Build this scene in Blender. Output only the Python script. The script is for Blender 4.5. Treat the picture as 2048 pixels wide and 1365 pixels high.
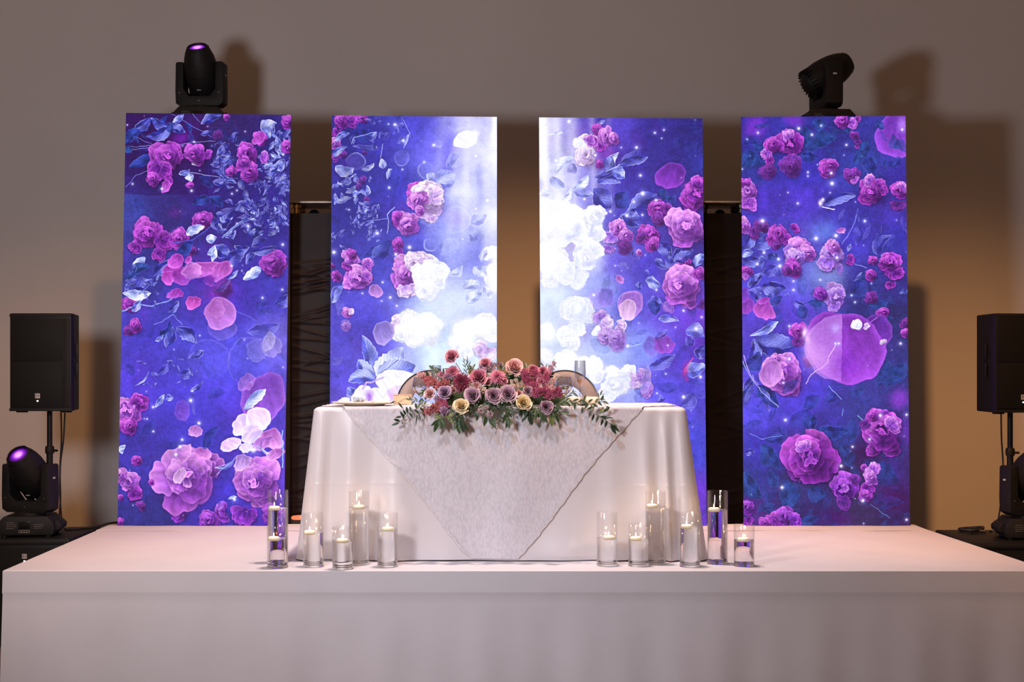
import bpy, bmesh, math, random
import numpy as np
from mathutils import Vector, Matrix, Euler, Quaternion

for o in list(bpy.data.objects):
    bpy.data.objects.remove(o)
SC = bpy.context.scene
COL = SC.collection
PI = math.pi
rnd = random.Random(7)

# ------------------------------------------------------------------ camera, world, lights, exposure
CAMZ = 1.577            # eye height above the floor
F = 2844.0              # focal length in pixels of a 2048 wide frame (50 mm lens)
STZ = 0.61              # stage top
HZ = 733.0              # horizon row

cam_d = bpy.data.cameras.new('camera')
cam_d.lens = 50.0
cam_d.sensor_width = 36.0
cam_d.shift_y = (HZ - 682.5) / 2048.0
cam = bpy.data.objects.new('camera', cam_d)
COL.objects.link(cam)
cam.location = (0, 0, CAMZ)
cam.rotation_euler = (PI / 2, 0, 0)
SC.camera = cam

SC.view_settings.view_transform = 'Standard'
SC.view_settings.look = 'None'
SC.view_settings.gamma = 1.0
SC.view_settings.use_curve_mapping = False
SC.view_settings.exposure = 0.0
SC.cycles.max_bounces = 12
SC.cycles.transparent_max_bounces = 24
SC.cycles.transmission_bounces = 12
SC.cycles.caustics_refractive = True
SC.cycles.sample_clamp_indirect = 4.0
SC.cycles.use_denoising = True

world = bpy.data.worlds.new('world')
SC.world = world
world.use_nodes = True
bg = world.node_tree.nodes['Background']
bg.inputs['Color'].default_value = (1.0, 0.53, 0.32, 1)
bg.inputs['Strength'].default_value = 0.155


def lamp(name, kind, loc, target, energy, color, **kw):
    d = bpy.data.lights.new(name, kind)
    d.energy = energy
    d.color = color
    for k, v in kw.items():
        setattr(d, k, v)
    o = bpy.data.objects.new(name, d)
    COL.objects.link(o)
    o.location = loc
    if target is not None:
        v = Vector(target) - Vector(loc)
        o.rotation_euler = v.to_track_quat('-Z', 'Y').to_euler()
    return o


# cool soft lamp on a stand, front left of the stage
lamp('key_lamp', 'SPOT', (-1.98, 3.33, 2.20), (0.0, 8.5, 2.9), 368, (0.97, 0.925, 0.985),
     shadow_soft_size=0.27, spot_size=math.radians(124), spot_blend=0.7)
# warm ceiling light on the lower wall; outer two spots added to reach its sides
for tx, ty, tz, e, an in ((-3.5, 10, -0.7, 1100, 34), (0.1, 10, 0.35, 1800, 31), (3.5, 10, -0.5, 2000, 34)):
    lamp('warm_wall_spot', 'SPOT', (0.15 + 0.08 * tx, 3.6, 6.6), (tx, ty, tz), e, (1.0, 0.45, 0.16),
         shadow_soft_size=0.16, spot_size=math.radians(an), spot_blend=1.0)
# pale downlight over the stage front
# bluish wash from high in front, narrowed to the table
lamp('cool_wash', 'SPOT', (-1.3, 3.4, 5.7), (-0.05, 7.25, 1.1), 440, (0.66, 0.76, 1.0),
     shadow_soft_size=0.13, spot_size=math.radians(30), spot_blend=0.9)
lamp('stage_downlight', 'SPOT', (0.0, 7.22, 5.6), (0, 7.22, 0.7), 950, (1.0, 0.775, 0.69),
     shadow_soft_size=0.10, spot_size=math.radians(70), spot_blend=0.8)


def W(px, py, Y):
    """photo pixel + distance from the camera plane -> point of the hall"""
    return Vector(((px - 1024.0) * Y / F, Y, CAMZ - (py - HZ) * Y / F))


# ------------------------------------------------------------------ materials
def srgb(r, g, b):
    f = lambda c: (c / 12.92 if c <= 0.04045 else ((c + 0.055) / 1.055) ** 2.4)
    return (f(r / 255), f(g / 255), f(b / 255), 1.0)


def mat(name, color, rough=0.6, metal=0.0, noise=None, bump=None, emit=None, spec=None, sheen=0.0, trans=0.0, ior=1.45, sss=0.0, coords='Object'):
    """noise = (scale, amount), bump = (scale, strength, distance)"""
    m = bpy.data.materials.new(name)
    m.use_nodes = True
    nt = m.node_tree
    b = nt.nodes['Principled BSDF']
    col = color if len(color) == 4 else (*color, 1)
    b.inputs['Base Color'].default_value = col
    b.inputs['Roughness'].default_value = rough
    b.inputs['Metallic'].default_value = metal
    b.inputs['IOR'].default_value = ior
    if spec is not None:
        b.inputs['Specular IOR Level'].default_value = spec
    if sheen:
        b.inputs['Sheen Weight'].default_value = sheen
        b.inputs['Sheen Roughness'].default_value = 0.4
    if trans:
        b.inputs['Transmission Weight'].default_value = trans
    if sss:
        b.inputs['Subsurface Weight'].default_value = sss
        b.inputs['Subsurface Radius'].default_value = (0.02, 0.01, 0.006)
    if emit:
        b.inputs['Emission Color'].default_value = (*emit[0][:3], 1)
        b.inputs['Emission Strength'].default_value = emit[1]
    tc = None
    if noise or bump:
        tc = nt.nodes.new('ShaderNodeTexCoord')
    if noise:
        n = nt.nodes.new('ShaderNodeTexNoise')
        n.inputs['Scale'].default_value = noise[0]
        n.inputs['Detail'].default_value = 5
        nt.links.new(tc.outputs[coords], n.inputs['Vector'])
        r = nt.nodes.new('ShaderNodeValToRGB')
        k = noise[1]
        r.color_ramp.elements[0].color = tuple(max(0, c * (1 - k)) for c in col[:3]) + (1,)
        r.color_ramp.elements[1].color = tuple(min(1, c * (1 + k)) for c in col[:3]) + (1,)
        r.color_ramp.elements[0].position = 0.3
        r.color_ramp.elements[1].position = 0.7
        nt.links.new(n.outputs['Fac'], r.inputs['Fac'])
        nt.links.new(r.outputs['Color'], b.inputs['Base Color'])
    if bump:
        n = nt.nodes.new('ShaderNodeTexNoise')
        n.inputs['Scale'].default_value = bump[0]
        n.inputs['Detail'].default_value = 6
        nt.links.new(tc.outputs[coords], n.inputs['Vector'])
        bp = nt.nodes.new('ShaderNodeBump')
        bp.inputs['Strength'].default_value = bump[1]
        bp.inputs['Distance'].default_value = bump[2]
        nt.links.new(n.outputs['Fac'], bp.inputs['Height'])
        nt.links.new(bp.outputs['Normal'], b.inputs['Normal'])
    return m


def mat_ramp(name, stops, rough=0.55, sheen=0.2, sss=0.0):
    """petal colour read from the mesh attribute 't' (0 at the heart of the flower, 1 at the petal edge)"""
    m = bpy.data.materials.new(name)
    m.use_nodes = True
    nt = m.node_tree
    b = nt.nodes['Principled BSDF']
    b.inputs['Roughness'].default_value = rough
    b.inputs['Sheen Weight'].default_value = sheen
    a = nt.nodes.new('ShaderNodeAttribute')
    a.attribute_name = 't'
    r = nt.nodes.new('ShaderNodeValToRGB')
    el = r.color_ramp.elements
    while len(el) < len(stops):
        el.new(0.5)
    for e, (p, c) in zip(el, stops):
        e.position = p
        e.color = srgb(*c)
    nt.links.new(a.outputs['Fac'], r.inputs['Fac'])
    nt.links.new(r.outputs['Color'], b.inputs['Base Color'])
    if sss:
        b.inputs['Subsurface Weight'].default_value = sss
        b.inputs['Subsurface Radius'].default_value = (0.004, 0.002, 0.002)
    return m


def mat_glass(name, tint=(1, 1, 1), base=0.03, edge=0.55):
    """thin clear glass: transmits straight through, reflects more towards the rim of the curve"""
    m = bpy.data.materials.new(name)
    m.use_nodes = True
    nt = m.node_tree
    nt.nodes.remove(nt.nodes['Principled BSDF'])
    out = nt.nodes['Material Output']
    t = nt.nodes.new('ShaderNodeBsdfTransparent')
    t.inputs['Color'].default_value = (*tint, 1)
    g = nt.nodes.new('ShaderNodeBsdfGlossy')
    g.inputs['Roughness'].default_value = 0.03
    lw = nt.nodes.new('ShaderNodeLayerWeight')
    lw.inputs['Blend'].default_value = 0.25
    mr = nt.nodes.new('ShaderNodeMapRange')
    mr.inputs['To Min'].default_value = base
    mr.inputs['To Max'].default_value = edge
    mx = nt.nodes.new('ShaderNodeMixShader')
    nt.links.new(lw.outputs['Facing'], mr.inputs['Value'])
    nt.links.new(mr.outputs['Result'], mx.inputs['Fac'])
    nt.links.new(t.outputs[0], mx.inputs[1])
    nt.links.new(g.outputs[0], mx.inputs[2])
    nt.links.new(mx.outputs[0], out.inputs['Surface'])
    return m


M = {}
M['wall'] = mat('wall_paint', (0.56, 0.535, 0.53), 0.85, noise=(1.3, 0.03), bump=(60, 0.06, 0.004))
M['floor'] = mat('floor_carpet', (0.09, 0.07, 0.065), 0.9, noise=(30, 0.3), bump=(220, 0.4, 0.004))
M['stage_cloth'] = mat('stage_cloth', (0.655, 0.615, 0.635), 0.8, noise=(3, 0.03), bump=(7, 0.10, 0.02), sheen=0.1)
M['stage_deck'] = mat('stage_deck', (0.05, 0.045, 0.04), 0.7, noise=(12, 0.2))
M['satin'] = mat('satin_cloth', (0.76, 0.71, 0.72), 0.34, noise=(2.2, 0.02), bump=(5, 0.06, 0.02), sheen=0.15)
M['napkin'] = mat('napkin_linen', (0.82, 0.70, 0.56), 0.8, bump=(90, 0.2, 0.002))
M['black'] = mat('black_plastic', (0.0065, 0.006, 0.0065), 0.5, noise=(40, 0.2), bump=(700, 0.06, 0.0006), spec=0.3)
M['black_soft'] = mat('black_polymer', (0.0075, 0.0068, 0.0072), 0.6, noise=(30, 0.2), bump=(700, 0.08, 0.0006), spec=0.3)
M['black_gloss'] = mat('black_gloss', (0.006, 0.006, 0.007), 0.15)
M['grille'] = mat('grille_metal', (0.006, 0.0058, 0.0058), 0.6, bump=(900, 0.25, 0.0008), spec=0.2)
M['spandex'] = mat('black_spandex', (0.012, 0.008, 0.011), 0.5, noise=(9, 0.25), bump=(26, 0.10, 0.006), spec=0.22)
M['spandex_shaded'] = mat('shaded_spandex', (0.005, 0.004, 0.006), 0.6, noise=(9, 0.25), spec=0.08)  # same black cloth; missing key light on the right tower put into colour
M['alu'] = mat('aluminium', (0.34, 0.31, 0.29), 0.5, metal=1.0, noise=(25, 0.1))
M['warm_lit_alu'] = mat('warm_lit_coupler', (0.62, 0.42, 0.22), 0.35, metal=1.0, noise=(25, 0.1))  # aluminium couplers; the gold tone is warm light put into their colour
M['steel'] = mat('steel', (0.55, 0.53, 0.52), 0.25, metal=1.0, noise=(40, 0.08))
M['dark_steel'] = mat('dark_steel', (0.10, 0.09, 0.09), 0.3, metal=1.0)
M['print'] = mat('white_print', (0.42, 0.40, 0.40), 0.6)
M['print_dim'] = mat('dim_print', (0.16, 0.15, 0.15), 0.6)
M['led_white'] = mat('white_indicator', (0.8, 0.8, 0.8), 0.4, emit=((1, 0.97, 0.95), 3.0))
M['lens_rim'] = mat('lens_rim', (0.02, 0.012, 0.03), 0.2)
M['cable'] = mat('cable_rubber', (0.012, 0.011, 0.011), 0.5)
M['glass'] = mat_glass('clear_glass', base=0.02, edge=0.38)
M['base_glass'] = mat('base_glass', (1, 1, 1), 0.0, trans=1.0, ior=1.45)
M['fineglass'] = mat_glass('fine_glass', tint=(0.90, 0.90, 0.92), base=0.05, edge=0.85)
M['water'] = mat('clear_water', (1, 1, 1), 0.0, trans=1.0, ior=1.33, noise=None)
M['champagne'] = mat('champagne', (0.90, 0.50, 0.14), 0.05, trans=0.55, ior=1.33)
M['wax'] = mat('cream_wax', (0.92, 0.80, 0.60), 0.55, sss=0.4, noise=(60, 0.04), emit=((1.0, 0.72, 0.42), 0.22))  # faint emission stands in for flame light glowing through the wax
M['wick'] = mat('wick', (0.03, 0.025, 0.02), 0.9)
M['flame'] = mat('flame', (0.0, 0.0, 0.0), 0.9, emit=((1.0, 0.74, 0.40), 6.5))
M['gold'] = mat('champagne_metal', (0.27, 0.245, 0.245), 0.5, metal=0.4, noise=(14, 0.12), bump=(40, 0.08, 0.003))
M['cushion'] = mat('cream_cushion', (0.70, 0.64, 0.58), 0.7, bump=(160, 0.2, 0.002))
M['plate'] = mat('cream_plate', (0.86, 0.72, 0.56), 0.3, noise=(8, 0.03))
M['box'] = mat('kraft_card', (0.72, 0.52, 0.33), 0.7, noise=(40, 0.06))
M['box_lid'] = mat('kraft_lid', (0.50, 0.35, 0.24), 0.7, noise=(40, 0.06))
M['leaf'] = mat('leaf_green', (0.045, 0.085, 0.028), 0.42, noise=(45, 0.45))
M['leaf_dark'] = mat('leaf_dark', (0.022, 0.048, 0.022), 0.42, noise=(45, 0.4))
M['leaf_pale'] = mat('leaf_pale', (0.16, 0.20, 0.05), 0.45, noise=(45, 0.35))
M['leaf_grey'] = mat('leaf_grey', (0.10, 0.12, 0.10), 0.55, noise=(45, 0.3))
M['stem'] = mat('stem_green', (0.07, 0.085, 0.03), 0.5, noise=(60, 0.3))
M['foam'] = mat('floral_foam', (0.03, 0.06, 0.025), 0.9, noise=(60, 0.3))
M['table_wood'] = mat('table_plastic', (0.5, 0.48, 0.45), 0.6, noise=(20, 0.05))


def lace_material():
    m = mat('lace', (0.70, 0.645, 0.66), 0.75, sheen=0.1)
    nt = m.node_tree
    b = nt.nodes['Principled BSDF']
    tc = nt.nodes.new('ShaderNodeTexCoord')
    mp = nt.nodes.new('ShaderNodeMapping')
    mp.inputs['Scale'].default_value = (1.0, 1.0, 0.42)
    v = nt.nodes.new('ShaderNodeTexVoronoi')
    v.inputs['Scale'].default_value = 105
    v.feature = 'F1'
    n = nt.nodes.new('ShaderNodeTexNoise')
    n.inputs['Scale'].default_value = 38
    n.inputs['Detail'].default_value = 6
    ad = nt.nodes.new('ShaderNodeMath')
    ad.operation = 'MULTIPLY'
    nt.links.new(tc.outputs['Object'], mp.inputs['Vector'])
    nt.links.new(mp.outputs['Vector'], v.inputs['Vector'])
    nt.links.new(mp.outputs['Vector'], n.inputs['Vector'])
    nt.links.new(v.outputs['Distance'], ad.inputs[0])
    nt.links.new(n.outputs['Fac'], ad.inputs[1])
    r = nt.nodes.new('ShaderNodeValToRGB')
    r.color_ramp.elements[0].position = 0.05
    r.color_ramp.elements[0].color = (0.78, 0.73, 0.76, 1)
    r.color_ramp.elements[1].position = 0.42
    r.color_ramp.elements[1].color = (0.64, 0.60, 0.63, 1)
    nt.links.new(ad.outputs[0], r.inputs['Fac'])
    nt.links.new(r.outputs['Color'], b.inputs['Base Color'])
    bp = nt.nodes.new('ShaderNodeBump')
    bp.inputs['Strength'].default_value = 0.22
    bp.inputs['Distance'].default_value = 0.004
    bp.invert = True
    nt.links.new(ad.outputs[0], bp.inputs['Height'])
    nt.links.new(bp.outputs['Normal'], b.inputs['Normal'])
    return m


M['lace'] = lace_material()
M['lace_edge'] = mat('lace_edge', (0.70, 0.645, 0.66), 0.8, noise=(120, 0.15), bump=(140, 0.4, 0.002))


# ------------------------------------------------------------------ mesh helpers
class MB:
    def __init__(self):
        self.v, self.f, self.t = [], [], []

    def add(self, vs, fs, mtx=None, t=None):
        n = len(self.v)
        for i, p in enumerate(vs):
            p = Vector(p)
            self.v.append(mtx @ p if mtx is not None else p)
            self.t.append(t[i] if t is not None else 0.0)
        self.f += [tuple(n + i for i in f) for f in fs]
        return self

    def box(self, c, s, mtx=None, bevel=0.0, taper=None):
        bm = bmesh.new()
        bmesh.ops.create_cube(bm, size=1.0)
        for v in bm.verts:
            v.co = Vector((v.co.x * s[0], v.co.y * s[1], v.co.z * s[2]))
            if taper:
                if v.co.z > 0:
                    v.co.x *= taper[0]
                    v.co.y *= taper[1]
            v.co += Vector(c)
        if bevel:
            bmesh.ops.bevel(bm, geom=list(bm.edges), offset=bevel, segments=2, affect='EDGES', profile=0.6)
        self.from_bm(bm, mtx)
        return self

    def from_bm(self, bm, mtx=None):
        bm.verts.index_update()
        self.add([v.co.copy() for v in bm.verts], [[v.index for v in f.verts] for f in bm.faces], mtx)
        bm.free()

    def prism(self, outline, d0, d1, axis='y', mtx=None, bevel=0.0):
        """outline in the plane across 'axis', pushed from d0 to d1"""
        bm = bmesh.new()

        def P(a, b, d):
            return {'y': (a, d, b), 'z': (a, b, d), 'x': (d, a, b)}[axis]
        lo = [bm.verts.new(P(a, b, d0)) for a, b in outline]
        hi = [bm.verts.new(P(a, b, d1)) for a, b in outline]
        n = len(outline)
        bm.faces.new(lo)
        bm.faces.new(hi[::-1])
        for i in range(n):
            bm.faces.new((lo[i], hi[i], hi[(i + 1) % n], lo[(i + 1) % n]))
        bmesh.ops.recalc_face_normals(bm, faces=bm.faces)
        if bevel:
            bmesh.ops.bevel(bm, geom=list(bm.edges), offset=bevel, segments=2, affect='EDGES', profile=0.6)
        self.from_bm(bm, mtx)
        return self

    def lathe(self, prof, n=32, mtx=None, cap=True):
        """profile of (radius, z) turned round z"""
        vs, fs = [], []
        for r, z in prof:
            for k in range(n):
                a = 2 * PI * k / n
                vs.append((r * math.cos(a), r * math.sin(a), z))
        for i in range(len(prof) - 1):
            for k in range(n):
                k2 = (k + 1) % n
                fs.append((i * n + k, i * n + k2, (i + 1) * n + k2, (i + 1) * n + k))
        if cap:
            if prof[0][0] > 1e-6:
                fs.append(tuple(range(n))[::-1])
            if prof[-1][0] > 1e-6:
                fs.append(tuple((len(prof) - 1) * n + k for k in range(n)))
        self.add(vs, fs, mtx)
        return self

    def tube(self, pts, r, n=8, r1=None):
        pts = [Vector(p) for p in pts]
        r1 = r if r1 is None else r1
        vs, fs = [], []
        prev = None
        for i, p in enumerate(pts):
            d = (pts[min(i + 1, len(pts) - 1)] - pts[max(i - 1, 0)]).normalized()
            if prev is None:
                u = d.orthogonal().normalized()
            else:
                u = (prev - d * prev.dot(d)).normalized()
            prev = u
            w = d.cross(u)
            rr = r + (r1 - r) * i / max(1, len(pts) - 1)
            for k in range(n):
                a = 2 * PI * k / n
                vs.append(p + u * (rr * math.cos(a)) + w * (rr * math.sin(a)))
        for i in range(len(pts) - 1):
            for k in range(n):
                k2 = (k + 1) % n
                fs.append((i * n + k, i * n + k2, (i + 1) * n + k2, (i + 1) * n + k))
        fs.append(tuple(range(n))[::-1])
        fs.append(tuple((len(pts) - 1) * n + k for k in range(n)))
        self.add(vs, fs)
        return self

    def grid(self, fn, nu, nv, closed_u=False, tf=None):
        vs, fs, ts = [], [], []
        cu = nu if closed_u else nu + 1
        for j in range(nv + 1):
            for i in range(cu):
                u, v = i / nu, j / nv
                vs.append(fn(u, v))
                ts.append(tf(u, v) if tf else 0.0)
        for j in range(nv):
            for i in range(nu):
                i2 = (i + 1) % cu if closed_u else i + 1
                fs.append((j * cu + i, j * cu + i2, (j + 1) * cu + i2, (j + 1) * cu + i))
        self.add(vs, fs, None, ts)
        return self

    def mesh(self, name, material, smooth=True, attr=False, angle=40):
        me = bpy.data.meshes.new(name)
        me.from_pydata([tuple(p) for p in self.v], [], self.f)
        if material is not None:
            me.materials.append(material)
        if attr:
            a = me.attributes.new('t', 'FLOAT', 'POINT')
            a.data.foreach_set('value', self.t)
        me.update()
        if smooth:
            me.polygons.foreach_set('use_smooth', [True] * len(me.polygons))
            if angle is not None:
                me.set_sharp_from_angle(angle=math.radians(angle))
        return me

    def obj(self, name, material, parent=None, smooth=True, attr=False, angle=40, loc=None):
        return put(name, self.mesh(name, material, smooth, attr, angle), parent, loc)


def put(name, me, parent=None, loc=None, rot=None, scale=None):
    o = bpy.data.objects.new(name, me)
    COL.objects.link(o)
    if parent is not None:
        o.parent = parent
    if loc is not None:
        o.location = loc
    if rot is not None:
        o.rotation_euler = rot
    if scale is not None:
        o.scale = scale
    return o


def tag(o, label=None, cat=None, group=None, kind=None):
    if label:
        o['label'] = label
    if cat:
        o['category'] = cat
    if group:
        o['group'] = group
    if kind:
        o['kind'] = kind
    return o


def thing(name, label, cat, loc=(0, 0, 0), rz=0.0, group=None):
    o = bpy.data.objects.new(name, None)
    o.empty_display_size = 0.1
    COL.objects.link(o)
    o.location = loc
    o.rotation_euler = (0, 0, rz)
    return tag(o, label, cat, group)


def copy_tree(o, parent=None):
    c = o.copy()
    COL.objects.link(c)
    if parent is not None:
        c.parent = parent
    for ch in list(o.children):
        copy_tree(ch, c)
    return c


def text(name, s, size, material, parent, loc, rot=(PI / 2, 0, 0), extrude=0.0005):
    cu = bpy.data.curves.new(name, 'FONT')
    cu.body = s
    cu.size = size
    cu.align_x = 'CENTER'
    cu.align_y = 'CENTER'
    cu.extrude = extrude
    cu.materials.append(material)
    tmp = bpy.data.objects.new(name, cu)
    COL.objects.link(tmp)
    me = bpy.data.meshes.new_from_object(tmp)
    bpy.data.objects.remove(tmp)
    o = bpy.data.objects.new(name, me)
    COL.objects.link(o)
    o.parent = parent
    o.location = loc
    o.rotation_euler = rot
    return o


def structure(o):
    o['kind'] = 'structure'
    return o


# ------------------------------------------------------------------ the hall
structure(MB().box((0, 10.1, 3.2), (15, 0.2, 6.4)).obj('wall_back', M['wall'], smooth=False))
structure(MB().box((0, 6.0, -0.05), (15, 8.0, 0.1)).obj('floor', M['floor'], smooth=False))
# ------------------------------------------------------------------ the picture shown on the LED screens, painted in memory
PX0, PY0, PW, PH, PS = 228, 218, 1600, 846, 1.5
cv = np.zeros((int(PH * PS), int(PW * PS), 3), np.float32)
prng = np.random.RandomState(5)


def A(*p): return [(220 + x / 3.033, 50 + y / 3.033) for x, y in zip(p[::2], p[1::2])]
def B(*p): return [(220 + x / 3.033, 400 + y / 3.033) for x, y in zip(p[::2], p[1::2])]
def C(*p): return [(220 + x / 3.033, 700 + y / 3.033) for x, y in zip(p[::2], p[1::2])]
def D(*p): return [(640 + x / 3.592, 200 + y / 3.592) for x, y in zip(p[::2], p[1::2])]
def E(*p): return [(640 + x / 3.592, 500 + y / 3.592) for x, y in zip(p[::2], p[1::2])]
def FF(*p): return [(1060 + x / 3.592, 200 + y / 3.592) for x, y in zip(p[::2], p[1::2])]
def G(*p): return [(1060 + x / 3.592, 500 + y / 3.592) for x, y in zip(p[::2], p[1::2])]
def H(*p): return [(1440 + x / 3.102, 60 + y / 3.102) for x, y in zip(p[::2], p[1::2])]
def I(*p): return [(1440 + x / 3.593, 420 + y / 3.593) for x, y in zip(p[::2], p[1::2])]
def J(*p): return [(1440 + x / 3.593, 720 + y / 3.593) for x, y in zip(p[::2], p[1::2])]


VS = {'A': 3.033, 'B': 3.033, 'C': 3.033, 'D': 3.592, 'E': 3.592, 'F': 3.592, 'G': 3.592, 'H': 3.102, 'I': 3.593, 'J': 3.593}
VF = {'A': A, 'B': B, 'C': C, 'D': D, 'E': E, 'F': FF, 'G': G, 'H': H, 'I': I, 'J': J}


def win(x0, y0, x1, y1):
    """canvas window over picture coordinates -> slices and coordinate grids"""
    a = max(0, int((x0 - PX0) * PS)); b = min(cv.shape[1], int((x1 - PX0) * PS) + 2)
    c = max(0, int((y0 - PY0) * PS)); d = min(cv.shape[0], int((y1 - PY0) * PS) + 2)
    if b <= a or d <= c:
        return None
    X, Y = np.meshgrid((np.arange(a, b) + 0.5) / PS + PX0, (np.arange(c, d) + 0.5) / PS + PY0)
    return (slice(c, d), slice(a, b)), X.astype(np.float32), Y.astype(np.float32)


def comp(sl, mask, col):
    m = mask[..., None]
    cv[sl] = cv[sl] * (1 - m) + col * m


def sstep(x):
    x = np.clip(x, 0, 1)
    return x * x * (3 - 2 * x)


def c3(c):
    return np.array(c, np.float32)


def glow(x, y, rx, ry, col, a=1.0, rot=0.0, power=2.0):
    w = win(x - 2.2 * max(rx, ry), y - 2.2 * max(rx, ry), x + 2.2 * max(rx, ry), y + 2.2 * max(rx, ry))
    if w is None:
        return
    sl, X, Y = w
    c, s = math.cos(rot), math.sin(rot)
    u = ((X - x) * c + (Y - y) * s) / rx
    v = (-(X - x) * s + (Y - y) * c) / ry
    comp(sl, a * np.exp(-(u * u + v * v) ** (power / 2) * 1.1), c3(col))


def blob(x, y, rx, ry, cin, cout, a=1.0, rot=0.0, ruff=0.05, soft=1.5, grad=None, rim=None, seed=None, fold=0.03, rk=0.5):
    """a petal: ruffled round shape, colour running from cin to cout along grad (a direction) or from the middle outwards"""
    R = max(rx, ry) * 1.35 + soft
    w = win(x - R, y - R, x + R, y + R)
    if w is None:
        return
    sl, X, Y = w
    c, s = math.cos(rot), math.sin(rot)
    u = ((X - x) * c + (Y - y) * s) / rx
    v = (-(X - x) * s + (Y - y) * c) / ry
    rho = np.sqrt(u * u + v * v) + 1e-6
    th = np.arctan2(v, u)
    g = np.random.RandomState(int(x * 7 + y * 13) if seed is None else seed)
    e = np.ones_like(th)
    for k in (2, 3, 5, 7, 9):
        e += ruff * (1.6 / k ** 0.55) * g.uniform(0.3, 1) * np.cos(k * th + g.uniform(0, 6.28))
    dist = (e - rho) * min(rx, ry)
    m = sstep(dist / soft + 0.5)
    if grad is None:
        t = np.clip(rho / e, 0, 1) ** 1.5
    else:
        t = np.clip(((X - x) * math.cos(grad) / rx + (Y - y) * math.sin(grad) / ry) * 0.5 + 0.5, 0, 1)
    col = c3(cin) * (1 - t[..., None]) + c3(cout) * t[..., None]
    ax = -(X - x) * math.sin(grad if grad is not None else rot) + (Y - y) * math.cos(grad if grad is not None else rot)
    fd = 1 + fold * np.sin(ax / (0.16 * max(rx, ry)) + 2.5 * rho + g.uniform(0, 6)) + 0.6 * fold * np.sin(ax / (0.07 * max(rx, ry)) + g.uniform(0, 6))
    col = col * fd[..., None]
    if rim is not None:
        k = (np.exp(-(dist / (0.10 * min(rx, ry) + 1.0)) ** 2) * rk)[..., None]
        col = col * (1 - k) + c3(rim) * k
    comp(sl, m * a, np.clip(col, 0, 255))


MAG = ((74, 16, 124), (168, 52, 196), (228, 116, 240))
DIM = ((70, 30, 120), (120, 46, 160), (170, 80, 205))
PNK = ((112, 44, 176), (196, 100, 224), (246, 178, 252))
LIL = ((120, 70, 200), (180, 130, 232), (226, 190, 252))
PALE = ((180, 140, 226), (226, 200, 250), (252, 240, 255))
WHT = ((212, 216, 250), (238, 240, 255), (255, 255, 255))
PUR = ((70, 20, 130), (150, 50, 200), (206, 110, 240))


def rose(x, y, r, pal=MAG, sq=1.0, rot=None, a=1.0, seed=None, open_=0.0, side=None):
    """loose garden rose: broad ruffled petals, few and uneven, lit from the upper left"""
    g = np.random.RandomState(int(x * 3 + y * 17) if seed is None else seed)
    dk, md, lt = (c3(p) for p in pal)
    rot = g.uniform(0, 6.28) if rot is None else rot
    sq = sq * g.uniform(0.80, 1.0)
    light = -2.0
    pale = float(np.mean(dk)) > 185
    cr, sr = math.cos(rot), math.sin(rot)
    # tilt of the flower: the heart sits off the middle
    hx, hy = g.uniform(-.14, .14) * r, g.uniform(-.14, .14) * r
    for n, d, pr, lay in ((5, 0.62, 0.56, 0), (5, 0.46, 0.50, 1), (4, 0.30, 0.40, 2), (3, 0.14, 0.27, 3)):
        k = g.uniform(0, 6.28)
        for i in range(n):
            an = k + i * 6.283 / n + g.uniform(-0.4, 0.4)
            dd = d * g.uniform(0.75, 1.15)
            ox, oy = dd * r * math.cos(an), dd * r * math.sin(an) * sq
            s_ = lay / 3.0
            px, py = x + ox * cr - oy * sr + hx * s_, y + ox * sr + oy * cr + hy * s_
            aw = math.atan2(py - y, px - x)
            q = pr * r * g.uniform(0.72, 1.18)
            q2 = q * g.uniform(0.55, 0.92)
            sh = 0.5 + 0.5 * math.cos(aw - light)
            br = g.uniform(0.82, 1.1)
            lo = (dk * 0.8 + md * 0.2) if lay < 2 else dk * 1.02
            hi = (md * (1 - sh) + lt * sh) * br
            if not pale:
                blob(px + 0.02 * r, py + 0.06 * r, q * 1.06, q2 * 1.06, dk * 0.62, dk * 0.62, 0.30 * a, aw + 1.57, 0.09, r * 0.22 + 1.5)
            else:
                blob(px, py + 0.05 * r, q * 1.05, q2 * 1.05, dk, dk, 0.30 * a, aw + 1.57, 0.09, r * 0.2 + 1.5)
            sd = int(g.randint(1e6))
            blob(px, py, q, q2, np.clip(lo, 0, 255), np.clip(hi, 0, 255), a, aw + 1.57, 0.10, 1.6, grad=aw, fold=0.07 if not pale else .02, seed=sd,
                 rim=np.clip(lt * (0.86 + 0.2 * sh), 0, 255), rk=0.30)
            # a darker fold running through the petal
            if g.rand() < 0.7:
                glow(px - 0.25 * q * math.cos(aw), py - 0.25 * q * math.sin(aw), q * 0.5, q * 0.13, dk * (0.8 if not pale else 1.0), 0.38 * a, aw + 1.2 + g.uniform(-.5, .5))
    glow(x + .42 * r, y + .5 * r, r * .55, r * .42, dk * (.7 if not pale else 1), (.55 if not pale else .3) * a)
    glow(x - .34 * r, y - .40 * r, r * .42, r * .30, lt, .42 * a)
    glow(x + hx, y + hy, r * 0.22, r * 0.17, dk * (0.55 if not pale else 0.95), 0.75 * a)
    for i in range(2):
        an = g.uniform(0, 6.28)
        blob(x + hx + .14 * r * math.cos(an), y + hy + .12 * r * math.sin(an), r * .17, r * .08, md, lt, .85 * a, an + 1.57, .1, 1.4, grad=an, fold=.02)
    if open_ > 0:
        blob(x + hx, y + hy, r * open_, r * open_ * sq, dk * 0.62, dk, a * 0.9, 0, 0.16, 3)
        for i in range(4):
            an = g.uniform(0, 6.28)
            blob(x + hx + 0.5 * open_ * r * math.cos(an), y + hy + 0.5 * open_ * r * math.sin(an) * sq, r * 0.15, r * 0.09, md, lt, a, an, 0.2, 1.3, fold=.03)


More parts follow.
